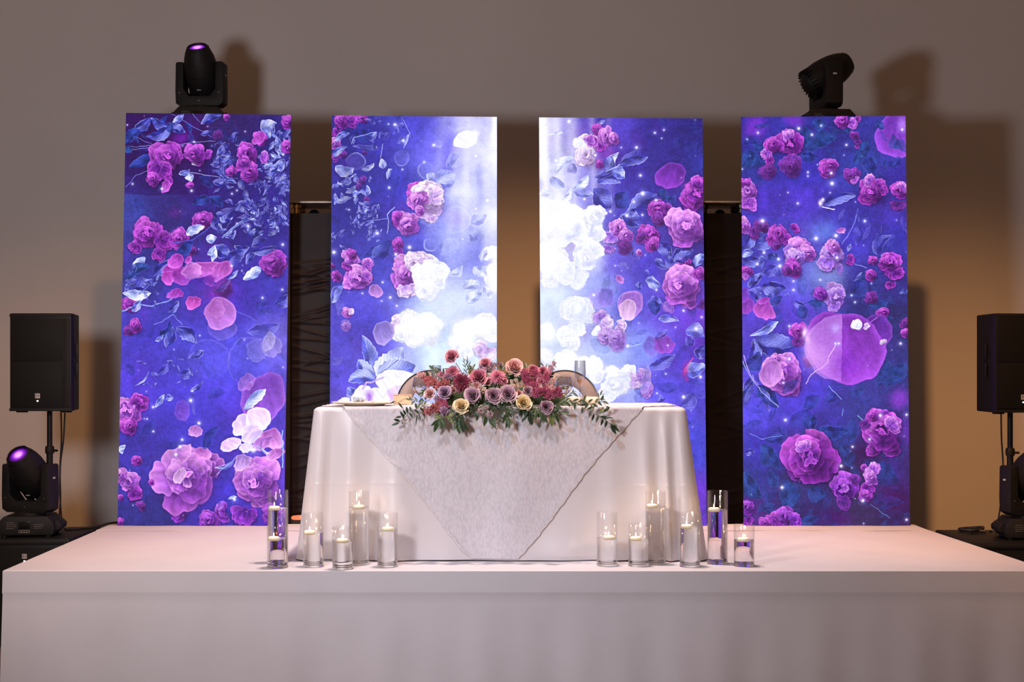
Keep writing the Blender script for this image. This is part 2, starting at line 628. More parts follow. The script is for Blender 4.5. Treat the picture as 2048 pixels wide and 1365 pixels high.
def lobes(x, y, r, pal=MAG, a=1.0, seed=None, face=None, **kw):
    """side view of a blossom, or the spread of its outer petals: a fan of broad folded petals without a heart"""
    g = np.random.RandomState(int(x * 5 + y * 23) if seed is None else seed)
    dk, md, lt = (c3(p) for p in pal)
    face = g.uniform(0, 6.28) if face is None else face
    pale = float(np.mean(dk)) > 185
    order = [-1.5, 1.4, -0.8, 0.75, 0.05]
    for j, da in enumerate(order):
        an = face + da * g.uniform(0.7, 1.1)
        dd = r * g.uniform(0.30, 0.55) * (1.0 if j < 4 else 0.6)
        px, py = x + dd * math.cos(an), y + dd * math.sin(an)
        q = r * g.uniform(0.46, 0.68)
        sh = 0.5 + 0.5 * math.cos(an + 2.0)
        hi = np.clip((md * (1 - sh) + lt * sh) * g.uniform(.86, 1.08), 0, 255)
        blob(px, py + .07 * r, q * 1.05, q * .8, dk * (.6 if not pale else 1), dk * (.6 if not pale else 1), (.32 if not pale else .2) * a, an + 1.57, .1, r * .22 + 1.5)
        blob(px, py, q, q * g.uniform(.62, .88), dk * (1.05 if not pale else 1), hi, a, an + 1.57, .11, 1.6, grad=an, fold=.08 if not pale else .02, seed=int(g.randint(1e6)), rim=np.clip(lt, 0, 255), rk=.4)
        glow(px - .2 * q * math.cos(an), py - .2 * q * math.sin(an), q * .62, q * .12, dk * (.8 if not pale else 1.0), .5 * a, an + g.uniform(-.25, .25))
        glow(px + .3 * q * math.cos(an + .5), py + .3 * q * math.sin(an + .5), q * .3, q * .14, lt, .45 * a, an + 1.57)


LB = ((38, 38, 132), (90, 94, 216), (212, 218, 255))
LD = ((30, 44, 120), (48, 66, 168), (92, 116, 214))
LW = ((70, 78, 190), (160, 172, 244), (244, 248, 255))
LWW = ((130, 142, 232), (216, 224, 255), (255, 255, 255))
LT = ((34, 58, 128), (44, 78, 158), (70, 110, 196))


def leaf(p0, p1, w, pal=LB, a=1.0, vein=0.6, seed=None):
    """pointed leaf from p0 to p1: a dark half, an unevenly lit half, broken bright rim, side veins"""
    (x0, y0), (x1, y1) = p0, p1
    L = math.hypot(x1 - x0, y1 - y0)
    R = w * 0.7 + 3
    ww = win(min(x0, x1) - R, min(y0, y1) - R, max(x0, x1) + R, max(y0, y1) + R)
    if ww is None or L < 1:
        return
    sl, X, Y = ww
    dx, dy = (x1 - x0) / L, (y1 - y0) / L
    u = ((X - x0) * dx + (Y - y0) * dy) / L
    v = -(X - x0) * dy + (Y - y0) * dx
    g = np.random.RandomState(int(abs(x0 * 5 + y1 * 11)) if seed is None else seed)
    v = v - g.uniform(-0.16, 0.16) * L * np.sin(np.clip(u, 0, 1) * PI)
    uc = np.clip(u, 0, 1)
    sk = g.uniform(0.72, 1.15)
    h = 0.5 * w * np.maximum(0, np.sin(PI * uc ** sk)) ** 0.8
    h = h * (1 + 0.05 * np.sin(uc * L * 0.55 + g.uniform(0, 6)))
    half = 1.0 if g.rand() < 0.5 else -1.0
    h = h * (1 + 0.18 * np.sign(v) * half)
    d = h - np.abs(v)
    d = np.where((u < 0) | (u > 1), -2, d)
    m = sstep(d / 1.3 + 0.4)
    dk, md, lt = (c3(p) for p in pal)
    p1_, p2_ = g.uniform(0, 6.28, 2)
    nz = 0.5 + 0.5 * np.sin(uc * g.uniform(3, 8) + p1_ + v / (0.3 * w + 1) * 1.3)
    n2 = 0.5 + 0.5 * np.sin(uc * g.uniform(8, 16) + p2_ - v / (0.2 * w + 1))
    t = (sstep((v * half / (0.16 * w + 0.5)) + 0.5) * (0.25 + 0.75 * nz))[..., None]
    body = (dk * 0.72 + md * 0.28) * (0.85 + 0.3 * n2[..., None])
    lit = md * 0.62 + lt * 0.38
    col = body * (1 - t) + lit * t
    ve = 0.5 + 0.5 * np.sin(uc * L * 0.62 - np.abs(v) * 0.9 + p1_)
    col = col * (1 + vein * 0.20 * (ve[..., None] - 0.5) * (0.4 + 0.6 * n2[..., None]))
    rim = np.exp(-(d / 1.2) ** 2) * 0.85 * np.clip(1.3 * nz - 0.1, 0, 1) + np.exp(-(v / 0.7) ** 2) * 0.45 * n2
    rim = np.clip(rim, 0, 0.9)[..., None]
    col = col * (1 - rim) + lt * rim
    comp(sl, m * a, np.clip(col, 0, 255))


def stroke(pts, w, col, a=0.9):
    for (x0, y0), (x1, y1) in zip(pts[:-1], pts[1:]):
        ww = win(min(x0, x1) - w - 2, min(y0, y1) - w - 2, max(x0, x1) + w + 2, max(y0, y1) + w + 2)
        if ww is None:
            continue
        sl, X, Y = ww
        L2 = max(1e-6, (x1 - x0) ** 2 + (y1 - y0) ** 2)
        t = np.clip(((X - x0) * (x1 - x0) + (Y - y0) * (y1 - y0)) / L2, 0, 1)
        d = np.sqrt((X - x0 - t * (x1 - x0)) ** 2 + (Y - y0 - t * (y1 - y0)) ** 2)
        comp(sl, a * sstep((w * 0.5 - d) / 1.0 + 0.5), c3(col))


def ring(x, y, r, col, a=0.35, w=1.4, fill=0.10):
    ww = win(x - r - 4, y - r - 4, x + r + 4, y + r + 4)
    if ww is None:
        return
    sl, X, Y = ww
    d = np.sqrt((X - x) ** 2 + (Y - y) ** 2)
    comp(sl, a * np.exp(-((d - r) / w) ** 2) * (0.55 + 0.45 * np.sin(np.arctan2(Y - y, X - x) * 1.0 + x)) + fill * sstep((r - d) / 2), c3(col))


SPARKS = []


def spark(x, y, r=2.6, a=1.0, col=(255, 250, 255)):
    SPARKS.append((x, y, r, a))


def vnoise(w, h, cells, seed):
    g = np.random.RandomState(seed).rand(int(cells * h / w) + 3, cells + 3).astype(np.float32)
    ys = np.linspace(0, g.shape[0] - 1.001, h); xs = np.linspace(0, g.shape[1] - 1.001, w)
    yi = ys.astype(int); xi = xs.astype(int)
    fy = sstep(ys - yi)[:, None].astype(np.float32); fx = sstep(xs - xi)[None, :].astype(np.float32)
    yi = yi[:, None]; xi = xi[None, :]
    return (g[yi, xi] * (1 - fx) + g[yi, xi + 1] * fx) * (1 - fy) + (g[yi + 1, xi] * (1 - fx) + g[yi + 1, xi + 1] * fx) * fy


# ground of the picture: colour posts (x, y, colour) blended by distance
posts = [
    (255, 240, (62, 30, 118)), (330, 300, (58, 24, 120)), (400, 370, (60, 30, 130)), (470, 260, (66, 42, 122)), (560, 300, (62, 50, 150)),
    (260, 430, (66, 74, 166)), (340, 430, (62, 52, 140)), (450, 420, (58, 42, 140)), (560, 450, (66, 56, 170)),
    (270, 560, (62, 62, 156)), (400, 590, (78, 62, 176)), (470, 600, (76, 58, 186)), (555, 590, (80, 70, 200)),
    (260, 700, (82, 70, 196)), (380, 700, (84, 78, 206)), (480, 720, (88, 84, 216)), (560, 680, (124, 112, 224)),
    (260, 780, (92, 72, 214)), (380, 820, (86, 72, 214)), (470, 830, (92, 72, 216)), (560, 940, (110, 76, 214)),
    (270, 920, (74, 62, 180)), (420, 890, (80, 70, 206)), (440, 1000, (72, 58, 190)), (300, 1040, (56, 54, 140)), (440, 1045, (66, 48, 156)), (560, 1040, (90, 50, 190)),
    (680, 300, (60, 56, 160)), (740, 290, (66, 62, 184)), (820, 250, (78, 76, 200)), (880, 300, (110, 106, 224)), (950, 260, (180, 178, 240)), (985, 300, (210, 212, 250)),
    (690, 430, (60, 62, 170)), (760, 420, (58, 60, 170)), (800, 380, (60, 64, 186)), (880, 370, (112, 116, 220)), (940, 390, (170, 176, 240)), (985, 430, (206, 210, 248)),
    (680, 540, (70, 66, 178)), (760, 520, (76, 78, 196)), (840, 500, (88, 92, 212)), (910, 480, (146, 158, 238)), (960, 520, (130, 136, 232)),
    (690, 660, (90, 82, 208)), (740, 660, (88, 82, 214)), (860, 650, (190, 206, 246)), (940, 610, (150, 160, 240)), (980, 600, (160, 166, 240)),
    (680, 760, (100, 88, 220)), (740, 720, (104, 98, 226)), (880, 720, (204, 222, 248)), (960, 740, (196, 214, 248)), (800, 780, (200, 206, 250)), (680, 800, (106, 90, 214)),
    (1095, 260, (214, 214, 252)), (1140, 270, (140, 132, 228)), (1190, 250, (80, 62, 180)), (1230, 260, (96, 78, 214)), (1300, 270, (58, 50, 156)), (1380, 270, (54, 48, 138)),
    (1095, 350, (206, 210, 250)), (1160, 340, (150, 148, 236)), (1260, 340, (72, 58, 190)), (1340, 340, (58, 46, 148)), (1395, 330, (56, 58, 160)),
    (1100, 420, (220, 224, 252)), (1250, 420, (84, 76, 206)), (1300, 400, (62, 56, 170)), (1390, 440, (70, 50, 160)),
    (1180, 520, (200, 206, 250)), (1240, 530, (110, 96, 220)), (1300, 540, (78, 66, 190)), (1380, 520, (66, 56, 160)),
    (1100, 620, (200, 216, 250)), (1200, 580, (150, 160, 238)), (1270, 600, (96, 90, 214)), (1340, 620, (104, 72, 206)), (1395, 640, (110, 66, 200)),
    (1100, 690, (210, 222, 252)), (1230, 710, (160, 176, 240)), (1290, 700, (130, 146, 234)), (1350, 720, (92, 70, 204)), (1395, 700, (96, 60, 196)),
    (1120, 780, (224, 230, 255)), (1260, 780, (160, 168, 240)), (1320, 780, (96, 84, 224)), (1390, 780, (84, 74, 206)), (1400, 900, (76, 78, 206)), (1405, 1010, (120, 66, 216)),
    (1500, 250, (66, 52, 166)), (1600, 260, (58, 60, 160)), (1700, 270, (56, 54, 150)), (1790, 290, (66, 66, 166)),
    (1500, 330, (56, 62, 156)), (1600, 340, (66, 58, 186)), (1720, 340, (54, 68, 160)), (1790, 360, (66, 52, 162)),
    (1510, 400, (84, 60, 196)), (1600, 410, (92, 66, 208)), (1720, 420, (72, 62, 184)), (1790, 430, (82, 64, 190)),
    (1500, 480, (74, 70, 190)), (1600, 470, (92, 84, 206)), (1700, 480, (78, 66, 200)), (1800, 490, (62, 66, 178)),
    (1510, 560, (84, 78, 206)), (1600, 570, (98, 92, 206)), (1660, 560, (112, 120, 206)), (1720, 560, (58, 54, 150)), (1800, 580, (62, 56, 152)),
    (1510, 640, (96, 76, 212)), (1600, 640, (98, 72, 210)), (1720, 620, (56, 56, 140)), (1800, 640, (54, 56, 126)),
    (1500, 740, (92, 80, 214)), (1580, 730, (90, 66, 206)), (1800, 720, (58, 60, 138)), (1510, 840, (92, 82, 222)), (1600, 820, (84, 70, 208)),
    (1720, 830, (62, 66, 150)), (1800, 850, (62, 54, 130)), (1520, 900, (66, 60, 180)), (1650, 850, (70, 62, 170)), (1500, 960, (62, 70, 170)), (1600, 980, (62, 60, 130)),
    (1720, 930, (62, 40, 100)), (1800, 930, (70, 48, 120)), (1500, 1040, (96, 50, 150)), (1620, 1040, (60, 46, 120)), (1720, 1030, (66, 52, 104)), (1800, 1040, (62, 34, 96)),
]
gw, gh = 200, 106
gx, gy = np.meshgrid(np.linspace(PX0, PX0 + PW, gw), np.linspace(PY0, PY0 + PH, gh))
panel_of = lambda x: 0 if x < 620 else 1 if x < 1036 else 2 if x < 1446 else 3
acc = np.zeros((gh, gw, 3)); wsum = np.zeros((gh, gw))
gp = np.where(gx < 620, 0, np.where(gx < 1036, 1, np.where(gx < 1446, 2, 3)))
for x, y, c in posts:
    d2 = (gx - x) ** 2 + (gy - y) ** 2
    wgt = 1.0 / (d2 + 350.0) ** 1.7 * np.where(gp == panel_of(x), 1.0, 1e-3)
    acc += wgt[..., None] * np.array(c)
    wsum += wgt
small = (acc / wsum[..., None]).astype(np.float32)
ys = np.linspace(0, gh - 1.001, cv.shape[0]); xs = np.linspace(0, gw - 1.001, cv.shape[1])
yi = ys.astype(int)[:, None]; xi = xs.astype(int)[None, :]
fy = (ys - ys.astype(int))[:, None, None].astype(np.float32); fx = (xs - xs.astype(int))[None, :, None].astype(np.float32)
cv[:] = (small[yi, xi] * (1 - fx) + small[yi, xi + 1] * fx) * (1 - fy) + (small[yi + 1, xi] * (1 - fx) + small[yi + 1, xi + 1] * fx) * fy
for cells, amp, sd in ((14, 0.16, 1), (40, 0.14, 2), (110, 0.10, 3)):
    n = vnoise(cv.shape[1], cv.shape[0], cells, sd) - 0.5
    cv *= (1 + amp * n)[..., None]


# dim foliage deep in the picture
for k in range(420):
    x, y = prng.uniform(236, 1820), prng.uniform(226, 1055)
    L, an = prng.uniform(16, 52), prng.uniform(0, 6.28)
    bright = 660 < x < 1290 and y > 420 or 850 < x < 1200
    leaf((x, y), (x + L * math.cos(an), y + L * math.sin(an)), L * prng.uniform(0.3, 0.6),
         LWW if bright and prng.rand() < 0.5 else (LD if x < 1450 else LT if prng.rand() < 0.5 else LD), prng.uniform(0.08, 0.34) if not bright else prng.uniform(0.05, 0.2))
for k in range(90):
    x, y = prng.uniform(236, 1820), prng.uniform(226, 1055)
    glow(x, y, prng.uniform(12, 34), prng.uniform(12, 34), (130, 50, 190) if prng.rand() < 0.6 else (60, 50, 200), prng.uniform(0.08, 0.3))


def scatter(view, x0, y0, x1, y1, n, lmin, lmax, pal, a=(0.5, 0.95), ang=None, wr=(0.3, 0.6)):
    s = VS[view]
    for _ in range(n):
        (px, py), = VF[view](prng.uniform(x0, x1), prng.uniform(y0, y1))
        L = prng.uniform(lmin, lmax) / s
        an = prng.uniform(0, 6.28) if ang is None else ang + prng.uniform(-0.6, 0.6)
        leaf((px, py), (px + L * math.cos(an), py + L * math.sin(an)), L * prng.uniform(*wr), pal, prng.uniform(*a))


def lf(view, *spec):
    for x0, y0, x1, y1, w, pal, a in spec:
        p0, p1 = VF[view](x0, y0, x1, y1)
        leaf(p0, p1, w / VS[view], pal, a)


def rs(view, *spec):
    seen = []
    for s in spec:
        x, y, r, pal = s[:4]
        kw = dict(s[4]) if len(s) > 4 else {}
        near = [q for q in seen if math.hypot(x - q[0], y - q[1]) < 1.15 * (r + q[2]) * 0.9 and r <= q[2] * 1.02]
        (px, py), = VF[view](x, y)
        if near and not kw.get('open_') and (len(seen) % 3 != 2):
            q = near[-1]
            lobes(px, py, r * 1.12 / VS[view], pal, face=math.atan2(y - q[1], x - q[0]), **kw)
        else:
            rose(px, py, r * 1.06 / VS[view], pal, **kw)
        seen.append((x, y, r))


def pt(view, *spec):
    for x, y, rx, ry, ci, co, a, rot in spec:
        (px, py), = VF[view](x, y)
        k = VS[view]
        ci2 = tuple(max(0, c * .80) for c in ci) if min(ci) < 200 else (ci[0] - 14, ci[1] - 18, ci[2])
        big = max(rx, ry) / k > 24
        blob(px, py, rx / k, ry / k, ci2, co, a, rot, 0.035 if big else 0.085, 1.8, grad=rot + 0.8, rim=tuple(min(255, c + 26) for c in co), fold=.035, rk=.45)
        g = np.random.RandomState(int(x + y * 3))
        for _ in range(3):
            an = rot + .8 + g.uniform(-.6, .6)
            ox, oy = g.uniform(-.35, .35) * rx / k, g.uniform(-.35, .35) * ry / k
            glow(px + ox, py + oy, .42 * max(rx, ry) / k, .07 * min(rx, ry) / k + .5, co if g.rand() < .5 else ci2, .4 * a, an)


def st(view, w, col, *pts):
    stroke(VF[view](*pts), w, col)


def sp(view, *pts):
    for x, y, r in zip(pts[::3], pts[1::3], pts[2::3]):
        (px, py), = VF[view](x, y)
        spark(px, py, r)


# ---- first screen
tile = win(248, 222, 414, 391)
cv[tile[0]] = cv[tile[0]] * c3((0.92, 0.66, 0.86))
glow(362, 277, 20, 14, (140, 30, 190), 0.8)
glow(350, 430, 16, 12, (150, 40, 170), 0.35)
glow(436, 590, 34, 26, (150, 50, 190), 0.7)
st('A', 1.4, (130, 130, 220), 380, 540, 490, 610, 620, 690)
st('A', 1.4, (150, 150, 230), 130, 760, 300, 735, 460, 725, 640, 712)
st('A', 1.2, (150, 150, 230), 125, 740, 300, 730)
st('A', 1.2, (130, 130, 220), 165, 685, 270, 730)
st('A', 1.3, (190, 200, 250), 430, 890, 600, 925, 780, 935)
st('A', 1.1, (140, 140, 230), 90, 985, 160, 920, 230, 890)
st('A', 1.0, (130, 150, 220), 490, 530, 555, 595)
lf('A', (250, 560, 150, 645, 68, LB, 1), (385, 605, 250, 568, 62, LB, 1), (370, 615, 228, 676, 72, LB, 1), (370, 628, 456, 655, 50, LB, 1),
   (385, 600, 448, 540, 46, LW, .9), (350, 545, 300, 590, 30, LD, .9), (550, 600, 685, 543, 56, LB, 1), (190, 640, 90, 722, 74, LD, 1), (300, 790, 120, 872, 66, LD, 1),
   (210, 770, 320, 755, 34, LD, .9), (90, 740, 130, 780, 50, LT, .9), (650, 800, 715, 715, 50, LB, 1), (742, 712, 780, 645, 40, LB, 1),
   (545, 680, 620, 655, 40, LB, .9), (915, 640, 1012, 590, 72, LWW, 1), (985, 600, 1000, 675, 40, LW, 1), (1010, 695, 1098, 625, 62, LB, 1),
   (620, 960, 725, 1008, 66, LB, 1), (590, 1050, 490, 1100, 60, LD, 1), (590, 1050, 685, 1115, 62, LD, 1), (540, 930, 620, 990, 60, LD, .8),
   (470, 905, 490, 955, 50, LWW, 1), (420, 905, 480, 880, 40, LW, 1), (490, 855, 562, 835, 46, LWW, 1), (630, 870, 660, 800, 40, LW, .9),
   (700, 830, 770, 800, 46, LB, 1), (690, 880, 700, 950, 50, LB, .9), (800, 940, 815, 1010, 44, LW, 1), (940, 930, 1010, 900, 44, LW, 1), (1010, 980, 1080, 930, 60, LW, 1),
   (900, 1060, 960, 1020, 44, LB, 1), (1000, 740, 1060, 790, 50, LW, .9), (870, 1000, 930, 960, 44, LB, 1), (850, 1090, 935, 1095, 44, LB, 1), (780, 1080, 805, 1150, 50, LW, .9), (800, 1060, 830, 1010, 36, LW, .9))
glow(500, 330, 90, 90, (44, 32, 112), .55)
scatter('A', 640, 720, 780, 1000, 26, 34, 80, LB)
scatter('A', 880, 820, 1090, 1060, 46, 34, 90, LB)
scatter('A', 960, 640, 1090, 900, 22, 34, 80, LW)
scatter('A', 780, 1080, 1090, 1250, 30, 30, 90, LB)
scatter('A', 100, 540, 500, 720, 10, 40, 80, LD, (0.4, 0.8))
rs('A', (345, 800, 100, MAG, dict(open_=.2)), (300, 880, 70, MAG), (260, 940, 40, MAG), (345, 960, 44, MAG), (330, 890, 52, MAG), (515, 785, 72, MAG, dict(sq=.8)), (590, 790, 26, MAG),
   (480, 975, 22, MAG), (915, 690, 46, MAG), (835, 780, 62, MAG), (935, 800, 40, PNK), (850, 900, 62, MAG), (815, 850, 50, MAG), (735, 890, 34, MAG),
   (1075, 590, 40, MAG), (1080, 740, 42, MAG), (715, 560, 22, MAG), (660, 670, 34, DIM, dict(a=.5)))
pt('A', (340, 990, 26, 46, MAG[1], MAG[2], .9, 0.3), (900, 690, 30, 50, MAG[1], MAG[2], .9, .7))
rs('B', (225, 215, 96, MAG, dict(open_=.22)), (320, 250, 72, MAG), (420, 235, 62, MAG, dict(sq=.8)), (300, 330, 42, MAG), (160, 290, 46, MAG), (560, 130, 58, MAG), (500, 320, 34, DIM),
   (990, 395, 78, MAG), (690, 545, 60, DIM, dict(a=.6)), (150, 770, 46, MAG), (120, 650, 50, MAG), (110, 810, 36, DIM))
st('B', 3.4, (130, 150, 230), 680, 240, 800, 150, 940, 85)
st('B', 1.4, (190, 210, 250), 690, 225, 810, 135, 940, 75)
st('B', 2.6, (150, 170, 236), 70, 690, 160, 655, 260, 655, 370, 615)
st('B', 2.0, (90, 100, 210), 370, 265, 500, 250, 640, 150, 760, 60)
st('B', 1.6, (130, 140, 230), 270, 770, 390, 705, 440, 770)
st('B', 1.4, (110, 120, 220), 730, 670, 900, 750)
lf('B', (460, 215, 570, 165, 62, LWW, .95), (400, 320, 510, 270, 90, LD, 1), (630, 290, 720, 350, 84, LB, 1), (580, 250, 645, 240, 60, LWW, 1), (640, 290, 590, 340, 50, LWW, 1), (620, 385, 640, 300, 40, LWW, 1),
   (260, 470, 375, 360, 76, LB, 1), (140, 420, 215, 360, 60, LWW, .9), (90, 590, 250, 500, 110, LB, 1), (80, 575, 255, 580, 80, LWW, 1), (100, 500, 250, 410, 60, LT, .9), (810, 495, 915, 425, 66, LWW, 1),
   (720, 500, 780, 430, 30, LW, .9), (850, 330, 1010, 290, 52, LB, 1), (820, 400, 890, 340, 50, LB, 1), (750, 290, 850, 300, 54, LB, 1), (690, 400, 820, 320, 90, LB, .8), (960, 230, 1010, 195, 50, LW, 1),
   (650, 220, 760, 50, 100, LB, .6), (840, 200, 920, 190, 100, LD, .8), (860, 300, 950, 240, 60, LB, .9), (1000, 650, 1090, 580, 80, LB, .7),
   (300, 840, 365, 740, 60, LD, 1), (330, 910, 380, 780, 66, LB, .8), (405, 790, 525, 885, 86, LB, 1), (360, 700, 410, 630, 46, LB, .9), (130, 690, 190, 620, 50, LW, .9), (265, 870, 320, 830, 30, LW, .8),
   (480, 980, 575, 915, 50, LB, .8), (830, 820, 1030, 760, 80, LB, .5), (290, 1080, 340, 1000, 50, LB, .6), (420, 1080, 500, 1050, 60, LB, .6), (270, 1270, 325, 1190, 34, LW, .9), (330, 1225, 380, 1210, 40, LW, .8), (480, 1175, 570, 1110, 34, LB, .8),
   (150, 1140, 240, 1050, 16, LW, .9), (640, 560, 740, 480, 40, LB, .4))
glow(540, 450, 70, 60, (44, 34, 116), .5)
scatter('B', 640, 20, 1080, 260, 34, 30, 90, LB)
scatter('B', 640, 20, 1080, 260, 14, 24, 60, LW)
scatter('B', 90, 380, 330, 640, 14, 30, 70, LB, (.4, .8))
scatter('B', 220, 950, 520, 1250, 18, 24, 70, LB, (.3, .7), wr=(.15, .4))
pt('B', (505, 635, 38, 44, (196, 60, 190), (230, 120, 230), 1, 1.0), (900, 920, 70, 70, (130, 130, 230), (170, 160, 240), .45, .4), (680, 800, 90, 60, (110, 100, 226), (150, 130, 236), .5, .2),
   (980, 900, 70, 60, (150, 130, 230), (190, 170, 244), .6, .3), (960, 870, 40, 50, (180, 170, 240), (210, 200, 250), .6, .3))
pt('B', (670, 700, 96, 98, (196, 112, 220), (206, 140, 240), 1, .3), (650, 670, 60, 46, (196, 100, 216), (220, 150, 236), .5, -.5))
ring(*B(850, 990)[0], 46, (150, 140, 240), .5); ring(*B(600, 980)[0], 40, (150, 140, 240), .35)
# long open rose
pt('B', (380, 450, 60, 60, MAG[1], MAG[2], 1, .5), (400, 380, 44, 50, MAG[1], MAG[2], 1, 1.2), (355, 480, 44, 40, (190, 60, 200), MAG[2], 1, .2), (395, 580, 34, 50, MAG[1], PNK[1], 1, 1.3), (440, 470, 60, 56, (170, 50, 190), PNK[1], 1, .2),
   (570, 430, 130, 46, (186, 70, 206), (232, 140, 240), 1, -.15), (670, 440, 50, 72, (190, 80, 206), (226, 130, 236), 1, .9), (600, 500, 34, 40, MAG[1], PNK[1], .9, 1.2), (500, 440, 60, 44, PNK[1], PNK[2], .8, -.6), (480, 380, 20, 26, MAG[1], MAG[2], 1, .4))
glow(*B(560, 500)[0], 34, 12, (84, 40, 170), .6)
pt('C', (930, 310, 130, 160, (150, 80, 220), (176, 110, 232), .9, .5), (830, 210, 46, 60, (170, 110, 230), (196, 140, 240), .7, .5))
rs('C', (90, 380, 100, PNK, dict(open_=.35)), (170, 330, 60, MAG), (110, 470, 60, MAG))
ring(*C(80, 390)[0], 18, (230, 130, 236), .8); ring(*C(70, 390)[0], 26, (230, 130, 236), .7)
pt('C', (515, 510, 38, 42, (210, 120, 226), (240, 180, 246), .9, 1), (440, 380, 46, 60, (150, 80, 220), (180, 110, 230), .5, 0))
rs('C', (420, 990, 60, PUR), (590, 720, 84, PNK), (455, 785, 176, PNK, dict(open_=.2)), (940, 890, 84, PNK), (890, 800, 142, PNK, dict(open_=.16)), (120, 810, 66, PNK), (150, 880, 52, MAG), (165, 690, 30, MAG), (60, 770, 50, PNK),
   (600, 1050, 66, PUR), (820, 1000, 84, PUR), (980, 1010, 70, PUR), (690, 990, 60, PUR), (190, 960, 30, DIM), (60, 1055, 24, MAG), (250, 820, 18, MAG), (60, 905, 22, MAG))
pt('C', (450, 640, 56, 46, (200, 110, 226), (240, 176, 246), .9, -1), (570, 635, 50, 34, (200, 106, 224), (236, 160, 240), 1, .2), (425, 775, 34, 50, (226, 160, 244), (250, 214, 252), .85, .6), (470, 820, 34, 28, PNK[0], PNK[2], .9, .9),
   (800, 470, 54, 66, PALE[1], PALE[2], 1, .5), (740, 590, 64, 40, (240, 200, 248), (250, 226, 252), 1, -.3), (895, 430, 74, 76, (248, 220, 246), (254, 240, 252), 1, .4), (860, 520, 60, 70, PALE[1], PALE[2], .9, 1.2),
   (985, 550, 70, 62, PNK[1], PNK[2], 1, .5), (1000, 640, 34, 52, PNK[1], PNK[2], 1, 1.1), (930, 580, 34, 66, (170, 90, 220), PNK[2], .9, 1), (830, 610, 40, 34, (250, 230, 255), (255, 250, 255), .9, .2), (800, 700, 40, 60, LIL[1], LIL[2], .9, 1))
lf('C', (810, 380, 945, 242, 62, LWW, 1), (80, 650, 95, 590, 40, LWW, 1), (640, 730, 760, 672, 30, LW, .8), (560, 610, 660, 470, 70, LD, .6), (720, 920, 770, 905, 20, LWW, .9), (980, 640, 900, 600, 20, LWW, .8), (690, 960, 640, 940, 60, LIL, .6))
st('C', 2.6, (150, 190, 240), 1050, 510, 1045, 720)
st('C', 1.2, (180, 180, 250), 645, 770, 700, 720, 770, 670)
sp('A', 510, 712, 2, 820, 648, 1.3, 315, 1000, 2.6, 495, 1012, 2.4, 137, 970, 1.8, 740, 1030, 1.8, 770, 1010, 1.6, 838, 1228, 2.4, 105, 608, 1.4, 545, 888, 1, 1050, 790, 2)
sp('B', 737, 410, 2.2, 925, 605, 2.2, 800, 440, 1.2, 1045, 555, 2, 1048, 280, 2.6, 545, 835, 1.4, 490, 1230, 3, 835, 975, 1, 815, 860, 1.2, 770, 150, 1.5, 1050, 1028, 1.2, 388, 920, 1)
sp('C', 425, 600, 3.2, 540, 458, 3.2, 438, 558, 2.6, 263, 508, 2, 400, 648, 3, 500, 262, 2, 490, 320, 2.6, 870, 620, 5, 225, 432, 1.6, 755, 920, 3, 262, 360, 2.5, 140, 955, 1)
# ---- second screen
for x0, x1, w, a in ((1010, 930, 34, .30), (1070, 1030, 40, .55), (1130, 1100, 26, .3), (1210, 1190, 36, .4), (900, 780, 40, .22)):
    for k in range(9):
        t = k / 8
        glow(*D(x0 + (x1 - x0) * t, 130 + 110 * k)[0], w / 3.6, 34, (226, 226, 255), a * (.5 + .5 * (1 - abs(2 * t - .9))))
glow(*D(1255, 200)[0], 8, 60, (255, 255, 255), .9); glow(*D(1260, 480)[0], 10, 50, (235, 238, 255), .6)
glow(*D(1010, 660)[0], 30, 16, (235, 240, 255), .7)
rs('D', (150, 150, 60, MAG), (230, 150, 50, MAG), (310, 130, 42, MAG), (120, 230, 40, MAG), (110, 310, 44, PNK), (160, 395, 40, MAG), (110, 420, 36, MAG), (305, 590, 30, MAG), (285, 630, 22, MAG), (335, 718, 22, MAG), (325, 380, 16, DIM))
lf('D', (90, 420, 200, 325, 52, LW, 1), (105, 285, 220, 240, 50, LW, 1), (230, 250, 245, 320, 40, LB, .8), (235, 330, 440, 340, 40, LB, .8), (100, 480, 245, 500, 78, LWW, 1), (180, 560, 235, 595, 60, LWW, .9), (295, 520, 388, 455, 44, LWW, 1), (420, 480, 478, 470, 70, LWW, .9), (185, 680, 262, 620, 44, LWW, 1),
   (110, 750, 230, 715, 40, LWW, 1), (470, 570, 520, 490, 40, LW, 1), (150, 600, 200, 560, 34, LW, .9), (240, 250, 380, 230, 100, LD, .7), (380, 290, 410, 225, 30, LW, .8), (600, 330, 650, 240, 30, LW, .7), (330, 1130, 510, 1020, 110, LD, .8), (130, 1000, 190, 950, 40, LB, .8), (310, 800, 360, 760, 34, LW, .8),
   (780, 600, 830, 530, 60, LWW, .7), (830, 605, 970, 520, 110, LWW, .65), (840, 610, 965, 590, 70, LW, .5), (900, 480, 1010, 400, 70, LW, .4), (930, 1270, 1030, 1210, 60, LWW, .6), (1105, 1220, 1210, 1290, 80, LWW, .55), (1080, 880, 1190, 840, 90, LW, .4), (1060, 980, 1150, 1010, 90, LW, .35), (860, 1120, 930, 1010, 90, LW, .35))
glow(710, 380, 50, 110, (46, 44, 132), .5)
scatter('D', 90, 540, 380, 780, 24, 30, 80, LW)
scatter('D', 260, 760, 420, 1050, 26, 28, 80, LB, ang=-.9)
scatter('D', 90, 790, 300, 1060, 12, 30, 80, LB, (.4, .8))
scatter('D', 300, 130, 700, 340, 14, 30, 80, LB, (.3, .7))
st('D', 1.4, (190, 200, 250), 480, 960, 490, 840, 540, 780)
st('D', 1.2, (180, 190, 250), 430, 420, 445, 320); st('D', 1.2, (170, 180, 250), 600, 150, 660, 235, 600, 340)
